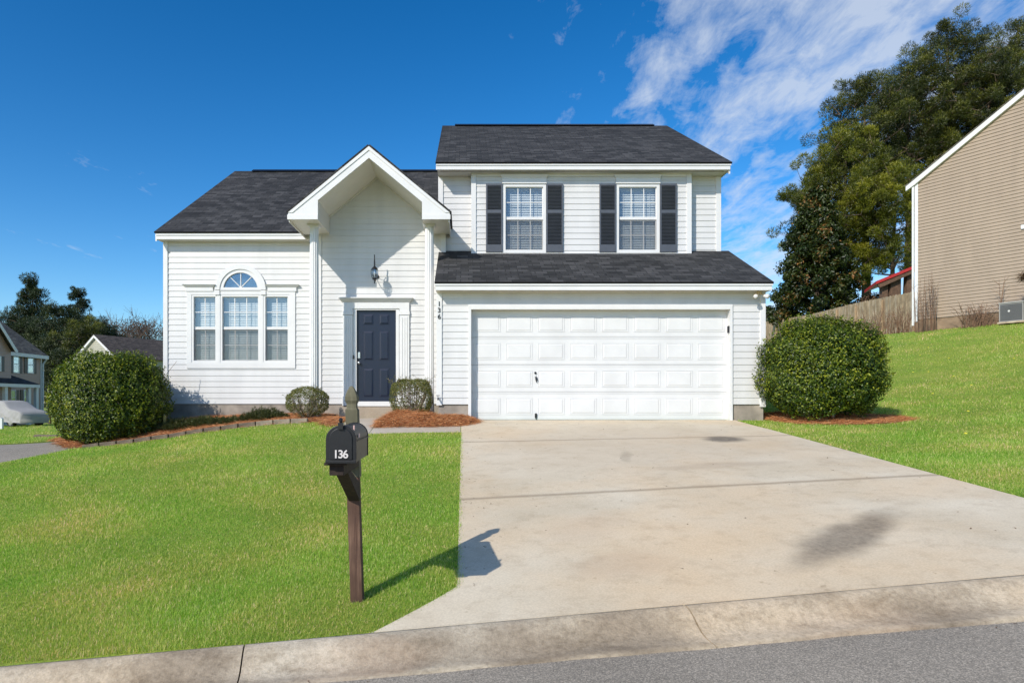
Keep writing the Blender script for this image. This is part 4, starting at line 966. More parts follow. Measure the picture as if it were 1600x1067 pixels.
# left lawn
n=460000; X,Y=sample(n,4.40,13.2,2.2,lambda Y:np.full(len(Y),-7.42),lambda Y:np.full(len(Y),.0))
dl=np.array([DL(y) for y in np.linspace(4.3,13.3,400)]); edge=np.interp(Y,np.linspace(4.3,13.3,400),dl)
k=(X<edge+.012+.05*rng.random(len(X))**4)&(Y>yback(X)-.004)&(~((X>-2.02)&(Y>11.63)))&(~((X>-2.4)&(Y>12.5)))&(Y<13.12)
grass('grass','short bright green grass of the front lawn left of the driveway',X[k],Y[k])
n=330000; X,Y=sample(n,5.9,34,1.55,lambda Y:np.full(len(Y),5.14),lambda Y:.86*Y+1.2); X2,Y2=sample(110000,4.5,34,1.2,lambda Y:np.maximum(5.3,.80*Y),lambda Y:np.minimum(1.1*Y+7,26)); X=np.concatenate([X,X2]); Y=np.concatenate([Y,Y2])
k=(X>5.13)&(~((X<5.75)&(Y>12.85)))&(X<26)&((X>5.8)|(Y>5.05))
k&=~((X>5.6)&(Y>24)&(X<8)) ; bu=((X-7)/1.25)**2+((Y-12.6)/.85)**2<1; k&=~bu
wallx=18.2+.5*(27.5-Y)/.866; k&=(X<wallx+.0)
grass('grass','green grass of the sloping lawn right of the driveway',X[k],Y[k],hs=1.1,wmul=1.0)
n=90000; X,Y=sample(n,17,44,1.4,lambda Y:-.78*Y-4,lambda Y:np.full(len(Y),-12.9)); 
grass('grass','green verge grass across the side street on the far left',X,Y,hs=1.6,wmul=1.0)
# dandelions
mb=MB()
for i in range(34):
    x=random.uniform(7,15); y=random.uniform(8,22)
    if x>.8*y+1: continue
    z=gz(x,y)+.05; mb.tube([(x,y,z),(x,y,z+.012)],[.022,.018],8)
o=mb.build('dandelions',M['flower']); tag(o,'tiny yellow dandelion heads dotted over the right lawn','flowers',kind='stuff')
# loose needles and grit on the paving
n=420; X=rng.uniform(-3.5,6,n); Y=rng.uniform(2.8,12.8,n); k=(Y<4.3)|((X>0)&(X<5.1)); X,Y=X[k],Y[k]; X=np.where(rng.random(len(X))<.35,np.where(Y>4.5,rng.uniform(0,.35,len(X)),X),X)
Y=np.where((Y<4.1)&(rng.random(len(Y))<.6),rng.uniform(3.92,4.08,len(Y)),Y)
Z=np.where(Y<4.09,road_z(X,Y)+.004,np.where(Y<4.6,-9,ground(X,Y)+.011)); k=Z>-5; X,Y,Z=X[k],Y[k],Z[k]; n=len(X); a=rng.uniform(0,6.28,n); d=np.stack([np.cos(a),np.sin(a),rng.uniform(0,.15,n)],1)
V,T,r=join([needles(np.stack([X,Y,Z],1),d,.030,.004),leaves(np.stack([X,Y+.01,Z+.003],1)[:n//5],np.tile([0,0,1.],(n//5,1)),.018,.011,.35)])
o=arr_mesh('debris',V,T,M['brownleaf'],r); tag(o,'scattered dry needles and leaf bits on driveway and gutter','debris',kind='stuff')
# asphalt crack weed by the kerb
xq=PX(475,3.95)
mb=MB()
for i in range(40):
    a=random.uniform(0,6.28); x=xq+random.uniform(-.02,.02); y=3.92+random.uniform(-.08,.12); mb.tube([(x,y,float(street_z(x,y))),(x+math.cos(a)*.012,y+math.sin(a)*.012,float(street_z(x,y))+.012)],[.003,.001],3)
tag(mb.build('weed',M['weed']),'small dry weed in the asphalt crack by the kerb','weed')

# ------------------------------------------------------------------ neighbour house on the right
nb=thing('neighbour_house','tall tan sided neighbouring house cropped at the right edge','house')
O=Vector((18.2,27.5,0)); U=Vector((.5,-.866,0)); NO=Vector((-.866,-.5,0))
fr_=lambda u_,o_,z:tuple(O+U*u_+NO*o_+Vector((0,0,z)))
zeave=8.75; ridge_u=6.6; sl_=.60
def nxf(z):
    if z<=zeave: return (0,13.2)
    d=(z-zeave)/sl_; return (d,13.2-d)
mb=MB(); siding(mb,0,3.28,zeave+ridge_u*sl_,nxf,exp=.127,lip=.024,frame=fr_); mb.build('siding_wall',M['tan_siding'],nb)
def nbox(u0,u1,o0,o1,z0,z1,m): 
    m.obox(O+U*((u0+u1)/2)+NO*((o0+o1)/2)+Vector((0,0,(z0+z1)/2)),U*((u1-u0)/2),NO*((o1-o0)/2),(0,0,(z1-z0)/2))
mb=MB(); nbox(0,13.2,-9,-.01,1.8,3.275,mb); mb.build('foundation',simple('stained_block',(.24,.17,.11),.95,.6,2.2,bmp=.5,bscale=14),nb)
mb=MB(); nbox(-.03,.09,-.02,.035,3.2,zeave,mb); mb.build('corner_board',M['trim'],nb)
mb=MB(); nbox(-.01,0,-9,0,3.2,zeave,mb); mb.build('siding_wall',M['tan_siding'],nb)
mb=MB(); nbox(-.12,-.05,.01,.07,3.05,zeave-.1,mb); mb.build('downspout',M['trim'],nb)
# rake + roof
mb=MB().mat(M['shingle_gray'])
o0=.12
def Q(u_,o_,z): return O+U*u_+NO*o_+Vector((0,0,z))
slope(mb,Q(-.35,o0+.02,zeave-.21+.17),Q(-.35,-9,zeave-.21+.17),Q(ridge_u,-9,zeave+ridge_u*sl_+.17),Q(ridge_u,o0+.02,zeave+ridge_u*sl_+.17))
slope(mb,Q(13.55,-9,zeave-.21+.17),Q(13.55,o0+.02,zeave-.21+.17),Q(ridge_u,o0+.02,zeave+ridge_u*sl_+.17),Q(ridge_u,-9,zeave+ridge_u*sl_+.17)); mb.build('roof',None,nb)
mb=MB()
mb.prism([Q(-.33,0,zeave-.04),Q(ridge_u,0,zeave+ridge_u*sl_+.16),Q(ridge_u,0,zeave+ridge_u*sl_-.02),Q(-.0,0,zeave-.05),Q(-.33,0,zeave-.22)],NO*o0); 
mb.prism([Q(13.5,0,zeave-.04),Q(ridge_u,0,zeave+ridge_u*sl_+.16),Q(ridge_u,0,zeave+ridge_u*sl_-.02),Q(13.2,0,zeave-.05),Q(13.5,0,zeave-.22)][::-1],NO*o0); mb.build('rake_board',M['trim'],nb)
q=MB(); nbox(3.52,3.78,0,.05,6.17,6.30,q); nbox(3.54,3.76,.051,.07,6.15,6.2,q); q.build('wall_vent',M['trim'],nb)
# AC unit
acp=O+U*3.02+NO*.55; acz=gz(acp.x,acp.y)
ac=thing('air_conditioner','grey slatted air conditioner unit against the tan wall at right edge','air conditioner',(acp.x+.3,acp.y-.42,acz),math.atan2(U.y,U.x))
mb=MB(); mb.box(-.40,.40,-.38,.38,.0,.06); mb.build('pad',M['kerb'],ac)
mb=MB(); ring(mb,-.36,.36,.06,.74,.03,-.34,-.33); mb.box(-.34,.34,-.325,.33,.07,.70); mb.box(-.37,.37,-.35,.35,.70,.75); 
mb.build('cabinet',M['cover'],ac,bevel=.01)
mb=MB()
for i in range(20): mb.box(-.325,.325,-.338,-.327,.10+i*.029,.115+i*.029)
for i in range(12): mb.box(-.352,-.342,-.32,.32,.10+i*.05,.125+i*.05)
mb.build('louvres',M['fin'],ac)
mb=MB(); mb.tube([(0,0,.752),(0,0,.77)],.27,24); mb.build('fan_grille',M['fin'],ac)
mb=MB(); mb.tube([(-.06,-.340,.43),(-.06,-.346,.43)],.035,12); mb.build('badge',M['blind'],ac)

# ------------------------------------------------------------------ fence
fe=thing('plank_fence','weathered brown wooden privacy fence running behind the right lawn','fence')
fp=[Vector((PX(1432,30.2),30.2)),Vector((PX(1340,36.5),36.5)),Vector((PX(1262,45),45)),Vector((PX(1195,54),54))]
tops=[PZ(455,30.2),PZ(473,36.5),PZ(492.5,45),PZ(502,54)]
mbA=MB(); 
for i in range(3):
    a,b_=fp[i],fp[i+1]; L=(b_-a).length; nn=int(L/.145); d=(b_-a)/L
    for k in range(nn):
        t=(k+.5)/nn; p=a+(b_-a)*t; zt_=tops[i]+(tops[i+1]-tops[i])*t+random.uniform(-.02,.02); z0=gz(p.x,p.y)-.1
        mbA.mat(M['fence'] if random.random()<.6 else M['fence_b'])
        c=Vector((p.x,p.y,(zt_+z0)/2)); u_=Vector((d.x,d.y,0))*.069; v_=Vector((-d.y,d.x,0))*(.009)
        mbA.obox(c+v_*random.uniform(-.5,.5),u_,v_,(0,0,(zt_-z0)/2))
mbA.build('planks',None,fe)
for i in range(3):
    a,b_=fp[i],fp[i+1]; L=(b_-a).length; n=int(L/2.4)
    for k in range(n+1):
        p=a+(b_-a)*k/n; zt_=tops[i]+(tops[i+1]-tops[i])*k/n; z0=gz(p.x,p.y)-.1; mb=MB(); dd_=(b_-a).normalized(); back=Vector((-dd_.y,dd_.x))*-.07
        mb.obox((p.x-back.x,p.y-back.y+.08,(zt_+z0)/2-.05),(.045,0,0),(0,.045,0),(0,0,(zt_-z0)/2-.05)); mb.build('fence_post',M['fence'],fe)
# red roofed shelter behind the fence
sh=thing('shelter','open brown shelter with a thin red metal roof behind the fence','shelter')
Ys=39.0; a=P(1369,444,Ys); b_=P(1450,411,Ys); dep=Vector((1.2,3.2,.0))
mb=MB(); mb.prism([a,b_,b_+Vector((0,0,.17)),a+Vector((0,0,.17))],dep); mb.build('roof',M['red_roof'],sh)
mb=MB(); mb.prism([a+Vector((.25,.05,-.2)),b_+Vector((0,.05,-.2)),b_+Vector((0,.05,-.01)),a+Vector((.12,.05,-.01))],(0,.12,0)); mb.build('beam',M['brownshed'],sh)
for px in (1388,1405,1427,1445):
    p=P(px,440,Ys); z0=gz(p.x,p.y)-.1; zt_=a.z+(p.x-a.x)/(b_.x-a.x)*(b_.z-a.z)-.3; w_=.16 if px!=1405 else .3
    mb=MB().box(p.x-w_,p.x+w_,Ys+.3,Ys+.6,z0,zt_+.28); mb.build('shelter_post',M['brownshed'],sh)
# ------------------------------------------------------------------ bare plants at the right
def reeds(name,label,cat,cx,cy,w,dp,h,n,mat='weed',spread=.25,r=.008,group=None,branch=2):
    zb=gz(cx,cy); root=thing(name,label,cat,(cx,cy,zb),group=group); mb=MB(); rs=random.Random(int(cx*100)); rot=math.atan2(U.y,U.x)
    for i in range(n):
        a=rs.uniform(-w/2,w/2); c=rs.uniform(-dp/2,dp/2); x,y=a,c
        hh=h*rs.uniform(.45,1); dx,dy=rs.uniform(-spread,spread)*hh,rs.uniform(-spread,spread)*hh
        z0=gz(cx+x,cy+y)-zb-.05
        mb.tube([(x,y,z0),(x+dx*.4,y+dy*.4,z0+hh*.55),(x+dx,y+dy,z0+hh)],[r,r*.8,r*.3],4,cap=False)
        for j in range(branch):
            t=rs.uniform(.3,.9); p=Vector((x+dx*t*.8,y+dy*t*.8,z0+hh*t)); e=p+Vector((rs.uniform(-.3,.3),rs.uniform(-.2,.2),rs.uniform(.1,.35)))*min(1,hh*.6); mb.tube([p,e],[r*.6,r*.25],3,cap=False)
    mb.build('stems',M[mat],root); return root
reeds('dry_brush','tangled dry brown brush along the foot of the plank fence','dry brush',PX(1392,29.3),29.3,2.2,1.4,1.35,130,spread=.3,r=.011)
reeds('dry_brush','tall upright dry reeds against the corner of the tan wall','dry brush',PX(1447,26.6),26.6,.8,.35,2.4,34,spread=.06,r=.010)
reeds('dry_brush','small spiky leafless shrub at the foot of the tan wall','dry brush',PX(1520,25.4),25.4,.7,.5,1.05,46,spread=.6,r=.014)
reeds('dry_brush','slender leafless sapling against the tan wall','sapling',PX(1561,24.6),24.6,.15,.1,1.9,3,spread=.12,r=.014,branch=4)
reeds('dry_brush','low dry stalks left of the air conditioner','dry brush',PX(1545,25.0),25.0,1.1,.3,.6,40,spread=.25,r=.009)
# tufted dry plant cropped by the right edge
cp=(PX(1603,23.5),23.5); zb=gz(*cp); root=thing('dry_plant','dry brown tufted plant top poking in at the right edge','dry plant',(cp[0],cp[1],zb)); mb=MB(); ht=PZ(432,23.5)-zb
mb.tube([(0,0,-.1),(.05,0,ht*.5),(0,0,ht)],[.03,.022,.015],6); mb.build('stem',M['graybark'],root)
n=260; d=rng.normal(0,1,(n,3)); V,T,r=needles(np.tile([0,0,ht],(n,1))+rng.normal(0,.05,(n,3)),d,.30,.02); arr_mesh('tuft',V,T,M['brownleaf'],r,root)

# ------------------------------------------------------------------ trees
def tufts(centers, rads, per, L, W, up=.35, rs=None):
    n=len(centers); c=np.repeat(centers,per,0); r=np.repeat(rads,per)[:,None]; d=unit(rng.normal(0,1,(n*per,3))); d[:,2]=d[:,2]*.95+.05
    pos=c+d*r*rng.uniform(.3,1,(n*per,1))**.6*[1,1,.95]; dirs=unit(d*.8+[0,0,up]+rng.normal(0,.45,d.shape))
    base=np.repeat(rng.uniform(.0,.6,n),per); rr=np.clip(base+rng.uniform(-.1,.25,n*per)+.25*np.maximum(d[:,2],0),0,1)  # upward needles toned lighter, lit clump tops put into the colour
    return needles(pos,dirs,L,W,rr)
def pine(name,label,px,ytop,Y,spread,crown_lo,mat,group,nl=46,seed=0,per=70,L=.19,W=.046,lean=0,bark='bark',shape='round',cl=1.0):
    rs=random.Random(seed); x=PX(px,Y); zt_=PZ(ytop,Y)-.3; zb=gz(x,Y); H=zt_-zb; root=thing(name,label,'tree',(x,Y,zb),group=group)
    lo=(PZ(crown_lo,Y)-zb); mb=MB(); r0=.02*H
    tr=[Vector((lean*t*t+.12*math.sin(t*5+seed),.1*math.sin(t*4+seed*2),-.3+(H+.1)*t)) for t in np.linspace(0,1,9)]; mb.tube(tr,[r0*(1.02-.93*t) for t in np.linspace(0,1,9)],8)
    C=[];Rr=[]
    for i in range(nl):
        t=(i+.5)/nl; z=lo+(H-lo)*t; f=z/H; i0=min(7,int(f*8)); p=tr[i0].lerp(tr[i0+1],f*8-i0)
        a=i*2.399+rs.uniform(-.5,.5)
        wd={'round':math.sqrt(max(.03,1-(t*1.02)**2.2))*(.62+.55*min(1,t*3)),'cone':(1-t*.96)*(1.0),'egg':math.sin(math.pi*(.12+.85*t))**.7}[shape]
        l=spread*wd*rs.uniform(.65,1.1); e=p+Vector((math.cos(a)*l,math.sin(a)*l,l*rs.uniform(.25,.7)*(1.08-.95*t)))
        m_=p.lerp(e,.5)+Vector((0,0,-.06*l)); mb.tube([p,m_,e],[max(.02,r0*.28*(1.1-t)),max(.014,r0*.16*(1.1-t)),.012],5,cap=False)
        k=max(2,int(l/(.66*cl)))
        for j in range(k):
            u_=.35+.65*(j+1)/k; q=m_.lerp(e,(u_-.5)*2) if u_>.5 else p.lerp(m_,u_*2)
            for _ in range(1 if cl<1.01 else 2):
                off=Vector((rs.gauss(0,.46),rs.gauss(0,.46),rs.gauss(.2,.34)))*cl; C.append(tuple(q+off)); Rr.append(cl*rs.uniform(.28,.56))
                mb.tube([q,q+off],[.02,.01],3,cap=False)
    C.append((tr[-1].x,tr[-1].y,H-.2)); Rr.append(.5*cl)
    mb.build('trunk',M[bark],root); V,T,r=tufts(np.array(C),np.array(Rr),int(per*4.2),L,W); arr_mesh('crown',V,T,M[mat],r,root); return root
g='tall pines behind the right hand house'
pine('pine_tree','tall pine with narrow rounded top, leftmost of the pines',1352,122,55,3.1,310,'pine',g,44,1,per=75,cl=1.25)
pine('pine_tree','bright yellow-green bushy pine behind the magnolia',1322,205,52,3.7,440,'pine_y',g,44,2,per=80,cl=1.2)
pine('pine_tree','shorter yellow-green pine touching the tan house corner',1398,262,50,3.2,430,'pine_y',g,40,3,per=75,cl=1.2)
pine('pine_tree','big dark pine with the broad crown, highest above the tan roof',1478,44,58,4.8,290,'pine',g,60,4,per=75,cl=1.35)
pine('pine_tree','dark pine filling the gap left of the broadest crown',1418,112,57,3.3,300,'pine',g,40,5,per=75,cl=1.25)
pine('pine_tree','tallest pine cropped by the right edge of the picture',1592,34,62,5.2,290,'pine',g,56,6,per=75,cl=1.35)
pine('pine_tree','dark pine rising from behind the tan roof slope',1545,100,56,4.0,300,'pine',g,44,7,per=75,cl=1.25)
pine('pine_tree','thin dark pine whose left boughs overhang the magnolia',1292,250,54,2.9,400,'pine',g,32,8,per=70,cl=1.2)
# magnolia
def broad(name,label,cat,px,ytop,Y,rx,mat,n,leaf,seed,group=None,bot=.05,bark='bark',shape='cone',ry=None):
    x=PX(px,Y); zt_=PZ(ytop,Y); zb=gz(x,Y); H=zt_-zb; root=thing(name,label,cat,(x,Y,zb),group=group); rs=random.Random(seed); mb=MB()
    mb.tube([(0,0,-.3),(.05,.03,H*.5),(0,0,H*.95)],[.03*H,.018*H,.01],8); C=[];Rr=[]
    nl=int(60*(rx/1.8)**1.1)
    for i in range(nl):
        t=(i+.5)/nl; z=H*(bot+(1-bot)*t); a=i*2.399; wd=((1-t)**.75*1.05+.05) if shape=='cone' else math.sin(math.pi*(.15+.82*t))**.6
        l=rx*wd*rs.uniform(.6,1.08); e=Vector((math.cos(a)*l,math.sin(a)*l*.9,min(H-.1,z+l*.28))); mb.tube([(0,0,z*.92),e*.5+Vector((0,0,z*.46)),e],[.03,.02,.008],5,cap=False)
        for j in range(3): f=.45+.55*(j+1)/3; C.append((e.x*f+rs.gauss(0,.1),e.y*f+rs.gauss(0,.1),z+(e.z-z)*f+rs.gauss(0,.08))); Rr.append(rs.uniform(.22,.40)*(rx/1.8)**.85)
    mb.build('trunk',M[bark],root); C=np.array(C);Rr=np.array(Rr); per=n//len(C); c=np.repeat(C,per,0); d=unit(rng.normal(0,1,c.shape)); pos=c+d*np.repeat(Rr,per)[:,None]*rng.uniform(.4,1,(len(c),1))
    base=np.repeat(rng.uniform(0,.65,len(C)),per); V,T,r=leaves(pos,d+[0,0,.4],leaf[0],leaf[1],.6,rnd=np.clip(base+rng.uniform(-.1,.45,len(c)),0,1)); arr_mesh('crown',V,T,M[mat],r,root); return root
broad('magnolia_tree','dark glossy magnolia with rusty brown leaf undersides behind the garage','tree',1276,302,49,3.1,'magnolia',52000,(.24,.125),11,bot=.12)
reeds_=broad('dry_tree','small russet leafed tree behind the fence','tree',1372,462,41,1.5,'brownleaf',2600,(.16,.10),12,shape='egg')
# left background trees
g2='evergreens beyond the left hand houses'
pine('pine_tree','tallest dark pine on the far left, behind the beige house',50,434,72,3.3,560,'farpine',g2,52,21,per=55,L=.26,W=.055,cl=1.0,shape='cone')
pine('pine_tree','pointed dark conifer right of the tallest far left pine',120,449,76,2.0,560,'farpine',g2,46,22,per=45,L=.24,W=.05,cl=.8,shape='cone')
pine('pine_tree','short dark pine between the two tallest far left evergreens',92,480,70,2.6,600,'farpine',g2,34,23,per=55,L=.26,W=.055,cl=1.3)
pine('pine_tree','low dark evergreen in front of the cream gable, far left',100,548,63,2.4,640,'farpine',g2,30,24,per=55,L=.24,W=.05,cl=1.2)
pine('pine_tree','bushy green evergreen just left of the cream gable roof',128,505,66,3.0,640,'pine',g2,38,25,per=60,L=.24,W=.05,cl=1.3)
pine('pine_tree','dark evergreen directly behind the beige house roof',30,492,70,2.6,600,'farpine',g2,34,26,per=55,L=.26,W=.055,cl=1.35)
pine('pine_tree','dark rounded evergreen above the cream house ridge',158,506,80,2.2,600,'farpine',g2,34,27,per=55,L=.26,W=.055,cl=1.3)
pine('pine_tree','broad low evergreen filling the gap beside the beige house',78,528,66,3.0,650,'farpine',g2,34,28,per=55,L=.26,W=.055,cl=1.3)
g3='bare winter trees on the left horizon'
def bare(label,px,ytop,Y,w,seed,cat='tree',leafy=0):
    x=PX(px,Y); zt_=PZ(ytop,Y); zb=gz(x,Y); H=zt_-zb; root=thing('bare_tree',label,cat,(x,Y,zb),group=g3); rs=random.Random(seed); mb=MB(); tips=[]
    def br(p,d,l,r,lv):
        e=p+d*l; mb.tube([p,e],[r,r*.6],4 if lv else 6,cap=False)
        if lv>=5: tips.append(e); return
        for k in range(3 if lv<4 else 4):
            nd=(d+Vector((rs.gauss(0,.36),rs.gauss(0,.36),rs.gauss(.10,.2)))).normalized(); br(p+d*l*rs.uniform(.55,1),nd,l*rs.uniform(.62,.82),r*.55,lv+1)
    br(Vector((0,0,-.2)),Vector((0,0,1)),H*.36,H*.016,0)
    zs_=max(t.z for t in tips); f=H/zs_
    for i,v in enumerate(mb.v): mb.v[i]=(v[0]*w,v[1]*w,v[2]*f)
    mb.build('trunk',M['graybark'],root)
    if leafy:
        tp=np.array([(t.x*w,t.y*w,t.z*f) for t in tips]); tp=np.repeat(tp,leafy,0)+rng.normal(0,.35,(len(tips)*leafy,3)); V,T,r=leaves(tp,rng.normal(0,1,tp.shape),.20,.15,.6); arr_mesh('crown',V,T,M['brownleaf'],r,root)
bare('tall grey bare tree nearest the white house corner',222,478,84,1.25,31)
bare('bare tree with brown haze of leaves above the cream ridge',186,496,86,1.3,32,leafy=5)
bare('thin bare tree at the extreme left edge of the picture',2,470,84,1.2,33)
bare('brownish rounded bare tree touching the white house corner',248,502,88,1.2,34,leafy=4)
bare('low bare tree between the brown crown and the dark evergreens',166,480,90,1.1,35)
bare('grey bare tree second from the white house corner',203,488,92,1.3,36)
bare('brown leafed oak beside the pointed conifer',150,500,78,1.3,37,leafy=6)
bare('pale bare tree partly hidden by the white house corner',240,486,95,1.2,38)
bare('slim bare tree over the cream gable peak',140,486,96,1.0,39)

# ------------------------------------------------------------------ left neighbour houses
Xf=32.2; Y1=52.0; zg0=gz(-32.2,50)-.3
lh=thing('beige_house','rose-beige two-storey house with black shutters at far left','house',(-Xf,Y1,zg0),R(90))
def fx(px,o_=0): return (Xf-o_)*F/(CX-px)-Y1              # along the facade
def fz(py,px,o_=0): return (CY-py)/F*((Xf-o_)*F/(CX-px))-zg0
z_e=fz(556.5,64); Lh=13.0
mb=MB(); siding(mb,0,0,z_e,lambda z:(-Lh,0),exp=.2,lip=.02)
xg=fx(17,1.2); siding(mb,-1.2,0,z_e+2.4,lambda z:(xg-4.8+max(0,(z-z_e)*1.0),xg-max(0,(z-z_e)*1.0)),exp=.2,lip=.02); mb.face([(xg,-1.2,0),(xg,0,0),(xg,0,z_e+.1),(xg,-1.2,z_e+.1)])
mb.prism([(0,0,0),(0,8.4,0),(0,8.4,z_e),(0,4.2,z_e+3.2),(0,0,z_e)],(-.02,0,0)); mb.build('siding_wall',M['pink_siding'],lh)
mb=MB().mat(M['shingle_gray']); zr=z_e+3.35
slope(mb,(-Lh,-.35,z_e),(.3,-.35,z_e),(.3,4.2,zr),(-Lh,4.2,zr)); slope(mb,(.3,8.75,z_e),(-Lh,8.75,z_e),(-Lh,4.2,zr),(.3,4.2,zr))
xm=xg-2.4
slope(mb,(xg+.3,-1.5,z_e-.0),(xg+.3,3,z_e-.0),(xm,3,z_e+2.6),(xm,-1.5,z_e+2.6)); slope(mb,(xm-2.7,3,z_e),(xm-2.7,-1.5,z_e),(xm,-1.5,z_e+2.6),(xm,3,z_e+2.6)); mb.build('roof',None,lh)
mb=MB(); mb.box(xg+.32,.32,-.40,-.36,z_e-.22,z_e+.03); mb.prism([(.3,-.38,z_e),(.3,4.2,zr),(.3,4.2,zr-.22),(.3,-.38,z_e-.22)],(.03,0,0))
mb.prism([(xg+.3,-1.52,z_e),(xm,-1.52,z_e+2.62),(xm,-1.52,z_e+2.35),(xg+.1,-1.52,z_e-.15)],(0,.03,0)); mb.build('fascia',M['trim'],lh)
mb=MB(); mb.box(-.12,.02,-.04,.0,0,z_e-.1); mb.tube([(.22,-.38,z_e-.1),(.08,-.1,z_e-.6),(.08,-.08,.3)],.06,6); mb.build('downspout',M['trim'],lh)
zp=fz(601,57,2); xq_=fx(58,2); mb=MB().mat(M['shingle'])
slope(mb,(-Lh,-2.1,zp),(xq_+.1,-2.1,zp),(xq_-.9,0,zp+.85),(-Lh,0,zp+.85)); slope(mb,(xq_+.1,-2.1,zp),(xq_+.1,0,zp),(xq_-.9,0,zp+.85),(xq_-.9,0,zp+.85)); mb.build('porch_roof',None,lh)
mb=MB(); mb.box(-Lh,xq_+.12,-2.14,-2.08,zp-.22,zp-.002); mb.build('fascia',M['trim'],lh)
for px in (8,44.5,56.5):
    x=fx(px,1.9); MB().box(x-.13,x+.13,-2.0,-1.8,0,zp-.2).build('porch_column',M['trim'],lh)
def farwin(a,b_,t,bo,o_=0):
    x0_,x1_,z0_,z1_=fx(a,o_),fx(b_,o_),fz(bo,(a+b_)/2,o_),fz(t,(a+b_)/2,o_); Y=-o_; mb=MB(); ring(mb,x0_,x1_,z0_,z1_,.07,Y-.06,Y+.02); mb.box(x0_,x1_,Y-.05,Y,(z0_+z1_)/2-.03,(z0_+z1_)/2+.03); o=mb.build('window',M['trim'],lh)
    MB().box(x0_+.07,x1_-.07,Y-.045,Y-.03,z0_+.07,z1_-.07).build('pane',M['glass'],o); MB().box(x0_+.07,x1_-.07,Y-.026,Y-.022,(z0_+z1_)/2-.1,z1_-.07).build('blind',M['blind'],o); MB().box(x0_+.07,x1_-.07,Y-.026,Y-.022,z0_+.07,(z0_+z1_)/2-.1).build('dim_room_panel',M['dark'],o)  # dark panel below the blind stands in for the dim room inside
    for xx in (x0_-.34,x1_+.02): MB().box(xx,xx+.30,Y-.05,Y-.01,z0_,z1_).build('shutter',M['black'],lh)
farwin(19.5,29.5,554.5,583); farwin(42,52,556.5,583.5); farwin(-9,1,556,580,1.2); farwin(15.5,24,609,633); farwin(36,42.5,609,632)
# cream gabled house
ch=thing('cream_house','cream gabled house with brown roof behind the big left bush','house'); Yc=60.0
pk=P(150,524,Yc); dr_=Vector((.49,.87,0)); ac_=Vector((.87,-.49,0)); hw_=2.95; ze=pk.z-1.95; zg1=gz(pk.x,Yc)-.3
b0=Vector((pk.x,pk.y,0)); mb=MB()
siding(mb,0,zg1,pk.z-.05,lambda z:(-hw_,hw_) if z<ze else (-hw_*(pk.z-z)/1.95,hw_*(pk.z-z)/1.95),exp=.2,lip=.02,frame=lambda u_,o_,z:tuple(b0+ac_*u_-dr_*o_+Vector((0,0,z))))
c_=b0+ac_*hw_; mb.face([c_+Vector((0,0,zg1)),c_+dr_*11+Vector((0,0,zg1)),c_+dr_*11+Vector((0,0,ze)),c_+Vector((0,0,ze))]); mb.build('siding_wall',M['cream_siding'],ch)
Zv=lambda z:Vector((0,0,z)); mb=MB().mat(M['shingle_brown'])
for s in (1,-1):
    e0=b0+ac_*s*(hw_+.3)-dr_*.25+Zv(ze-.15); e1=e0+dr_*11.5; t0=b0-dr_*.25+Zv(pk.z+.05); t1=t0+dr_*11.5
    slope(mb,*( (e0,e1,t1,t0) if s>0 else (e1,e0,t0,t1)))
mb.build('roof',None,ch); mb=MB()
for s in (1,-1):
    mb.prism([b0+ac_*s*(hw_+.3)+Zv(ze-.16),b0+Zv(pk.z+.04),b0+Zv(pk.z-.20),b0+ac_*s*(hw_+.3)+Zv(ze-.40)][::s],-dr_*.22)
mb.build('rake_board',M['trim'],ch)
q=P(107,592,Yc-4); mb=MB(); 
mb.prism([(q.x-.9,q.y,q.z-.7),(q.x+.9,q.y,q.z-.7),(q.x+.9,q.y,q.z),(q.x,q.y,q.z+.55),(q.x-.9,q.y,q.z)],(0,1.5,0)); mb.box(q.x-.85,q.x+.85,q.y+.05,q.y+1.4,gz(q.x,q.y)-.2,q.z-.69); mb.build('dormer_porch',M['trim'],ch)
# distant roof right of the garage
dh=thing('distant_house','distant house with dark hipped roof glimpsed beside the garage corner','house'); Yd=62
a=P(1170,498,Yd); b_=P(1240,498,Yd); tp=P(1196,466,Yd); zg2=gz(a.x,Yd)-.3
mb=MB().box(a.x+.3,b_.x-.3,Yd,Yd+8,zg2,a.z); mb.build('siding_wall',M['tan_siding'],dh)
mb=MB().mat(M['shingle_brown']); r0=Vector((tp.x-1.2,Yd+4,tp.z+.4)); r1=Vector((tp.x+.2,Yd+4,tp.z+.4))
A_=Vector((a.x,Yd-.3,a.z));B_=Vector((b_.x,Yd-.3,a.z));C_=Vector((b_.x,Yd+8.3,a.z));D_=Vector((a.x,Yd+8.3,a.z))
slope(mb,A_,B_,r1,r0); slope(mb,B_,C_,r1,r1); slope(mb,C_,D_,r0,r1); slope(mb,D_,A_,r0,r0); mb.build('roof',None,dh)
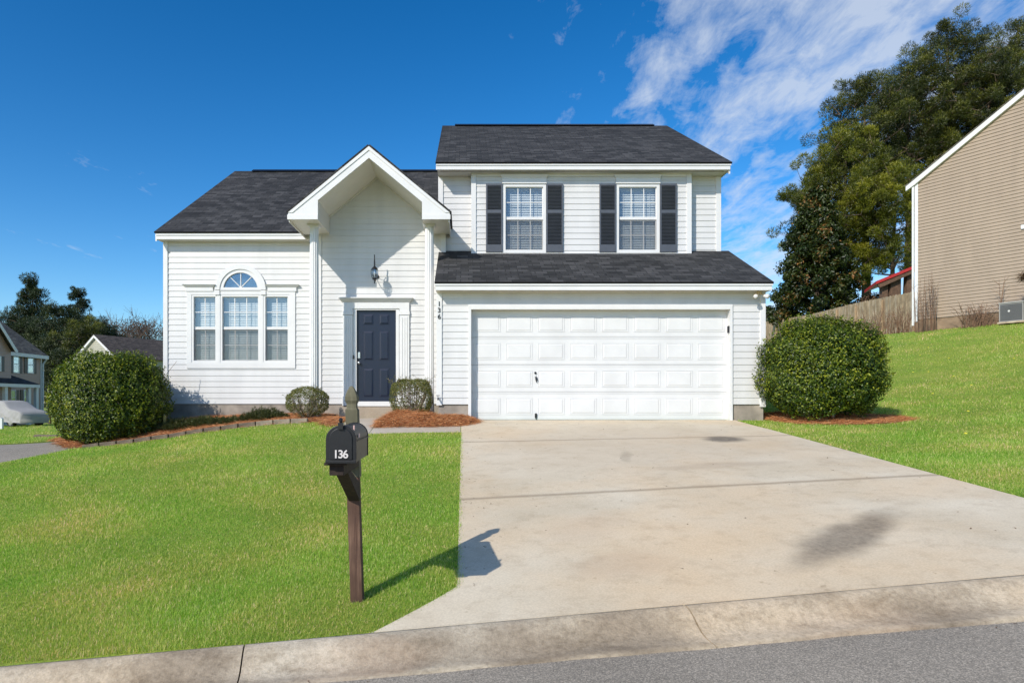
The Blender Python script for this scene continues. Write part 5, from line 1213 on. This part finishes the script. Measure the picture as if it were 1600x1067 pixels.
# ------------------------------------------------------------------ covered car
Yk=38.0; carx=PX(18,Yk); car=thing('covered_car','parked car wrapped in a grey cloth cover on the far left','car',(carx,Yk,gz(carx,Yk)-.03),R(-28))
st_=[(-2.25,.55,.62,.80),(-2.15,.85,.70,.80),(-1.6,.98,.76,.86),(-1.1,1.25,.80,.88),(-.7,1.42,.66,.92),(0,1.46,.66,.92),(.45,1.40,.68,.92),(.95,1.10,.78,.90),(1.2,1.0,.80,.88),(1.7,.94,.78,.86),(2.1,.86,.74,.82),(2.25,.70,.68,.78)]
mb=MB(); nr=28; k0=0
for ix,(x,h,wt,wb_) in enumerate([(st_[0])]+[None]*0+st_[1:]): pass
xsn=np.linspace(-2.25,2.25,44); hh=np.interp(xsn,[s[0] for s in st_],[s[1] for s in st_]); w1=np.interp(xsn,[s[0] for s in st_],[s[2] for s in st_]); w2=np.interp(xsn,[s[0] for s in st_],[s[3] for s in st_])
for i,x in enumerate(xsn):
    for k in range(nr+1):
        t=k/nr*2-1; a=abs(t); sg=1 if t>=0 else -1
        if a<.42: y=w1[i]*a/.42; z=hh[i]-.03*(a/.42)**2
        else: f=(a-.42)/.58; y=w1[i]+(w2[i]-w1[i])*min(1,f*2.2); z=hh[i]-.03-(hh[i]-.27)*f
        wr=.045*math.sin(x*6+z*11+2*math.sin(x*3+z*6))*min(1,max(0,(a-.36)*6))+.022*math.sin(x*17-z*15)*min(1,max(0,(a-.36)*6))
        mb.v.append((x,sg*(y+wr),z+.4*wr+(.03*math.sin(x*7) if a>.98 else 0)))
for i in range(43):
    for k in range(nr): a=i*(nr+1)+k; mb.f.append((a,a+1,a+nr+2,a+nr+1)); mb.mi.append(0)
mb.f.append(tuple(range(nr,-1,-1))); mb.f.append(tuple(43*(nr+1)+k for k in range(nr+1))); mb.mi+=[0,0]
mb.build('cloth_cover',M['cover'],car,smooth=True)
for x in (-1.4,1.35):
    for s in (-1,1):
        q=MB(); q.tube([(x,s*.62,.31),(x,s*.80,.31)],.31,24); w_=q.build('wheel',M['tyre'],car); q=MB(); q.tube([(x,s*.79,.31),(x,s*.81,.31)],.19,16); q.build('rim',M['rim'],w_)
# white marker post, driveway strip, kerb stone by the side street
p=(PX(2.5,33),33); mb=MB(); mb.box(-.06,.06,-.06,.06,-.1,.52); mb.prism([(-.06,-.06,.52),(.06,-.06,.52),(0,-.06,.57)],(0,.12,0)); o=mb.build('marker_post',M['trim']); o.location=(p[0],p[1],gz(*p)); tag(o,'short white marker post on the far left verge','post')
p=(PX(72,24.5),24.5); mb=MB(); mb.prism([(-.45,-.1,-.05),(.45,-.1,-.05),(.42,-.1,.09),(-.38,-.1,.10)],(0,.22,0)); o=mb.build('kerb_stone',M['stone'],bevel=.015); o.location=(p[0],p[1],gz(*p)); tag(o,'low dark stone slab lying at the edge of the side street','kerb stone')
mb=MB().mat(M['drive']); slab(mb,39.4,41.2,lambda y:-31.,lambda y:-13.,lift=.02); 
tag(mb.build('far_driveway'),kind='structure')

# ------------------------------------------------------------------ light, sky, camera
D=Vector((1,1.21,-1.13)).normalized()
sun=bpy.data.lights.new('sun','SUN'); sun.energy=4.5; sun.angle=R(.53); sun.color=(1,.935,.84)
so=bpy.data.objects.new('sun',sun); col.objects.link(so); so.rotation_mode='QUATERNION'; so.rotation_quaternion=D.to_track_quat('-Z','Y'); so.location=(-20,-24,22)
w=bpy.data.worlds.new('World'); scene.world=w; w.use_nodes=True; nt=w.node_tree; bg=nt.nodes['Background']
sky=nt.nodes.new('ShaderNodeTexSky'); sky.sky_type='NISHITA'; sky.sun_disc=False
sky.sun_elevation=math.asin(-D.z); sky.sun_rotation=math.atan2(-D.x,-D.y); sky.air_density=1.0; sky.dust_density=.7; sky.ozone_density=3.0; sky.altitude=300
hs=nt.nodes.new('ShaderNodeHueSaturation'); hs.inputs['Saturation'].default_value=1.25; hs.inputs['Value'].default_value=1.46; hs.inputs['Hue'].default_value=.498; 
s0=nt.nodes.new('ShaderNodeVectorMath'); s0.operation='SCALE'; s0.inputs['Scale'].default_value=1/4.2; nt.links.new(sky.outputs[0],s0.inputs[0])
gm=nt.nodes.new('ShaderNodeGamma'); gm.inputs[1].default_value=1.28; nt.links.new(s0.outputs[0],gm.inputs[0])
s1=nt.nodes.new('ShaderNodeVectorMath'); s1.operation='SCALE'; s1.inputs['Scale'].default_value=4.4; nt.links.new(gm.outputs[0],s1.inputs[0]); nt.links.new(s1.outputs[0],hs.inputs['Color'])
co=nt.nodes.new('ShaderNodeTexCoord').outputs['Generated']
sp=nt.nodes.new('ShaderNodeSeparateXYZ'); nt.links.new(co,sp.inputs[0])
def mth(op,a,b_=None,c=None):
    n=nt.nodes.new('ShaderNodeMath'); n.operation=op
    for i,v in enumerate((a,b_,c)):
        if v is None: continue
        if isinstance(v,(int,float)): n.inputs[i].default_value=v
        else: nt.links.new(v,n.inputs[i])
    return n.outputs[0]
zc=mth('MAXIMUM',mth('ADD',sp.outputs[2],.04),.03); px_=mth('DIVIDE',sp.outputs[0],zc); py_=mth('DIVIDE',sp.outputs[1],zc)
cb=nt.nodes.new('ShaderNodeCombineXYZ'); nt.links.new(px_,cb.inputs[0]); nt.links.new(py_,cb.inputs[1])
mp=mapping(nt,cb.outputs[0],rot=(0,0,R(6))); 
n1=noise(nt,1.0,7,mapping(nt,mp,loc=(3.1,.9,0),sc=(4.6,1.0,1)),.60,.22)
n2=noise(nt,1.0,7,mapping(nt,mp,loc=(7,3,1),sc=(10,5,1)),.66,.35)
n3=noise(nt,1.0,3,mapping(nt,mp,loc=(1,8,0),sc=(1.1,.5,1)),.5,.3)
side=mth('SUBTRACT',mth('MULTIPLY',px_,.94),mth('MULTIPLY',py_,.35))
mr=N(nt,'ShaderNodeMapRange'); mr.inputs[1].default_value=-.75; mr.inputs[2].default_value=.15; mr.interpolation_type='SMOOTHSTEP'; nt.links.new(side,mr.inputs[0])
dens=mth('ADD',mth('ADD',mth('MULTIPLY',n1,.46),mth('MULTIPLY',n2,.32)),mth('MULTIPLY',n3,.22))
thr=mth('SUBTRACT',mth('ADD',dens,mth('MULTIPLY',mr.outputs[0],.17)),.600)
cl=mth('MINIMUM',mth('MAXIMUM',mth('MULTIPLY',thr,4.6),0),.66)
fy=N(nt,'ShaderNodeMapRange'); fy.inputs[1].default_value=-.1; fy.inputs[2].default_value=.15; nt.links.new(sp.outputs[1],fy.inputs[0]); cl=mth('MULTIPLY',cl,fy.outputs[0])
cm=mixc(nt,cl,hs.outputs[0],(7.0,7.6,8.4)); nt.links.new(cm,bg.inputs[0]); bg.inputs[1].default_value=.10
cam=bpy.data.cameras.new('camera'); cam.sensor_width=36; cam.lens=36*F/1600; cam.shift_x=(800-CX)/1600; cam.shift_y=(CY-533.5)/1600; cam.clip_end=2000; cam.clip_start=.05
co_=bpy.data.objects.new('camera',cam); col.objects.link(co_); co_.location=(0,0,0); co_.rotation_euler=(R(90),0,0); scene.camera=co_
scene.view_settings.view_transform='Standard'; scene.view_settings.look='None'; scene.view_settings.exposure=.08; scene.view_settings.gamma=1
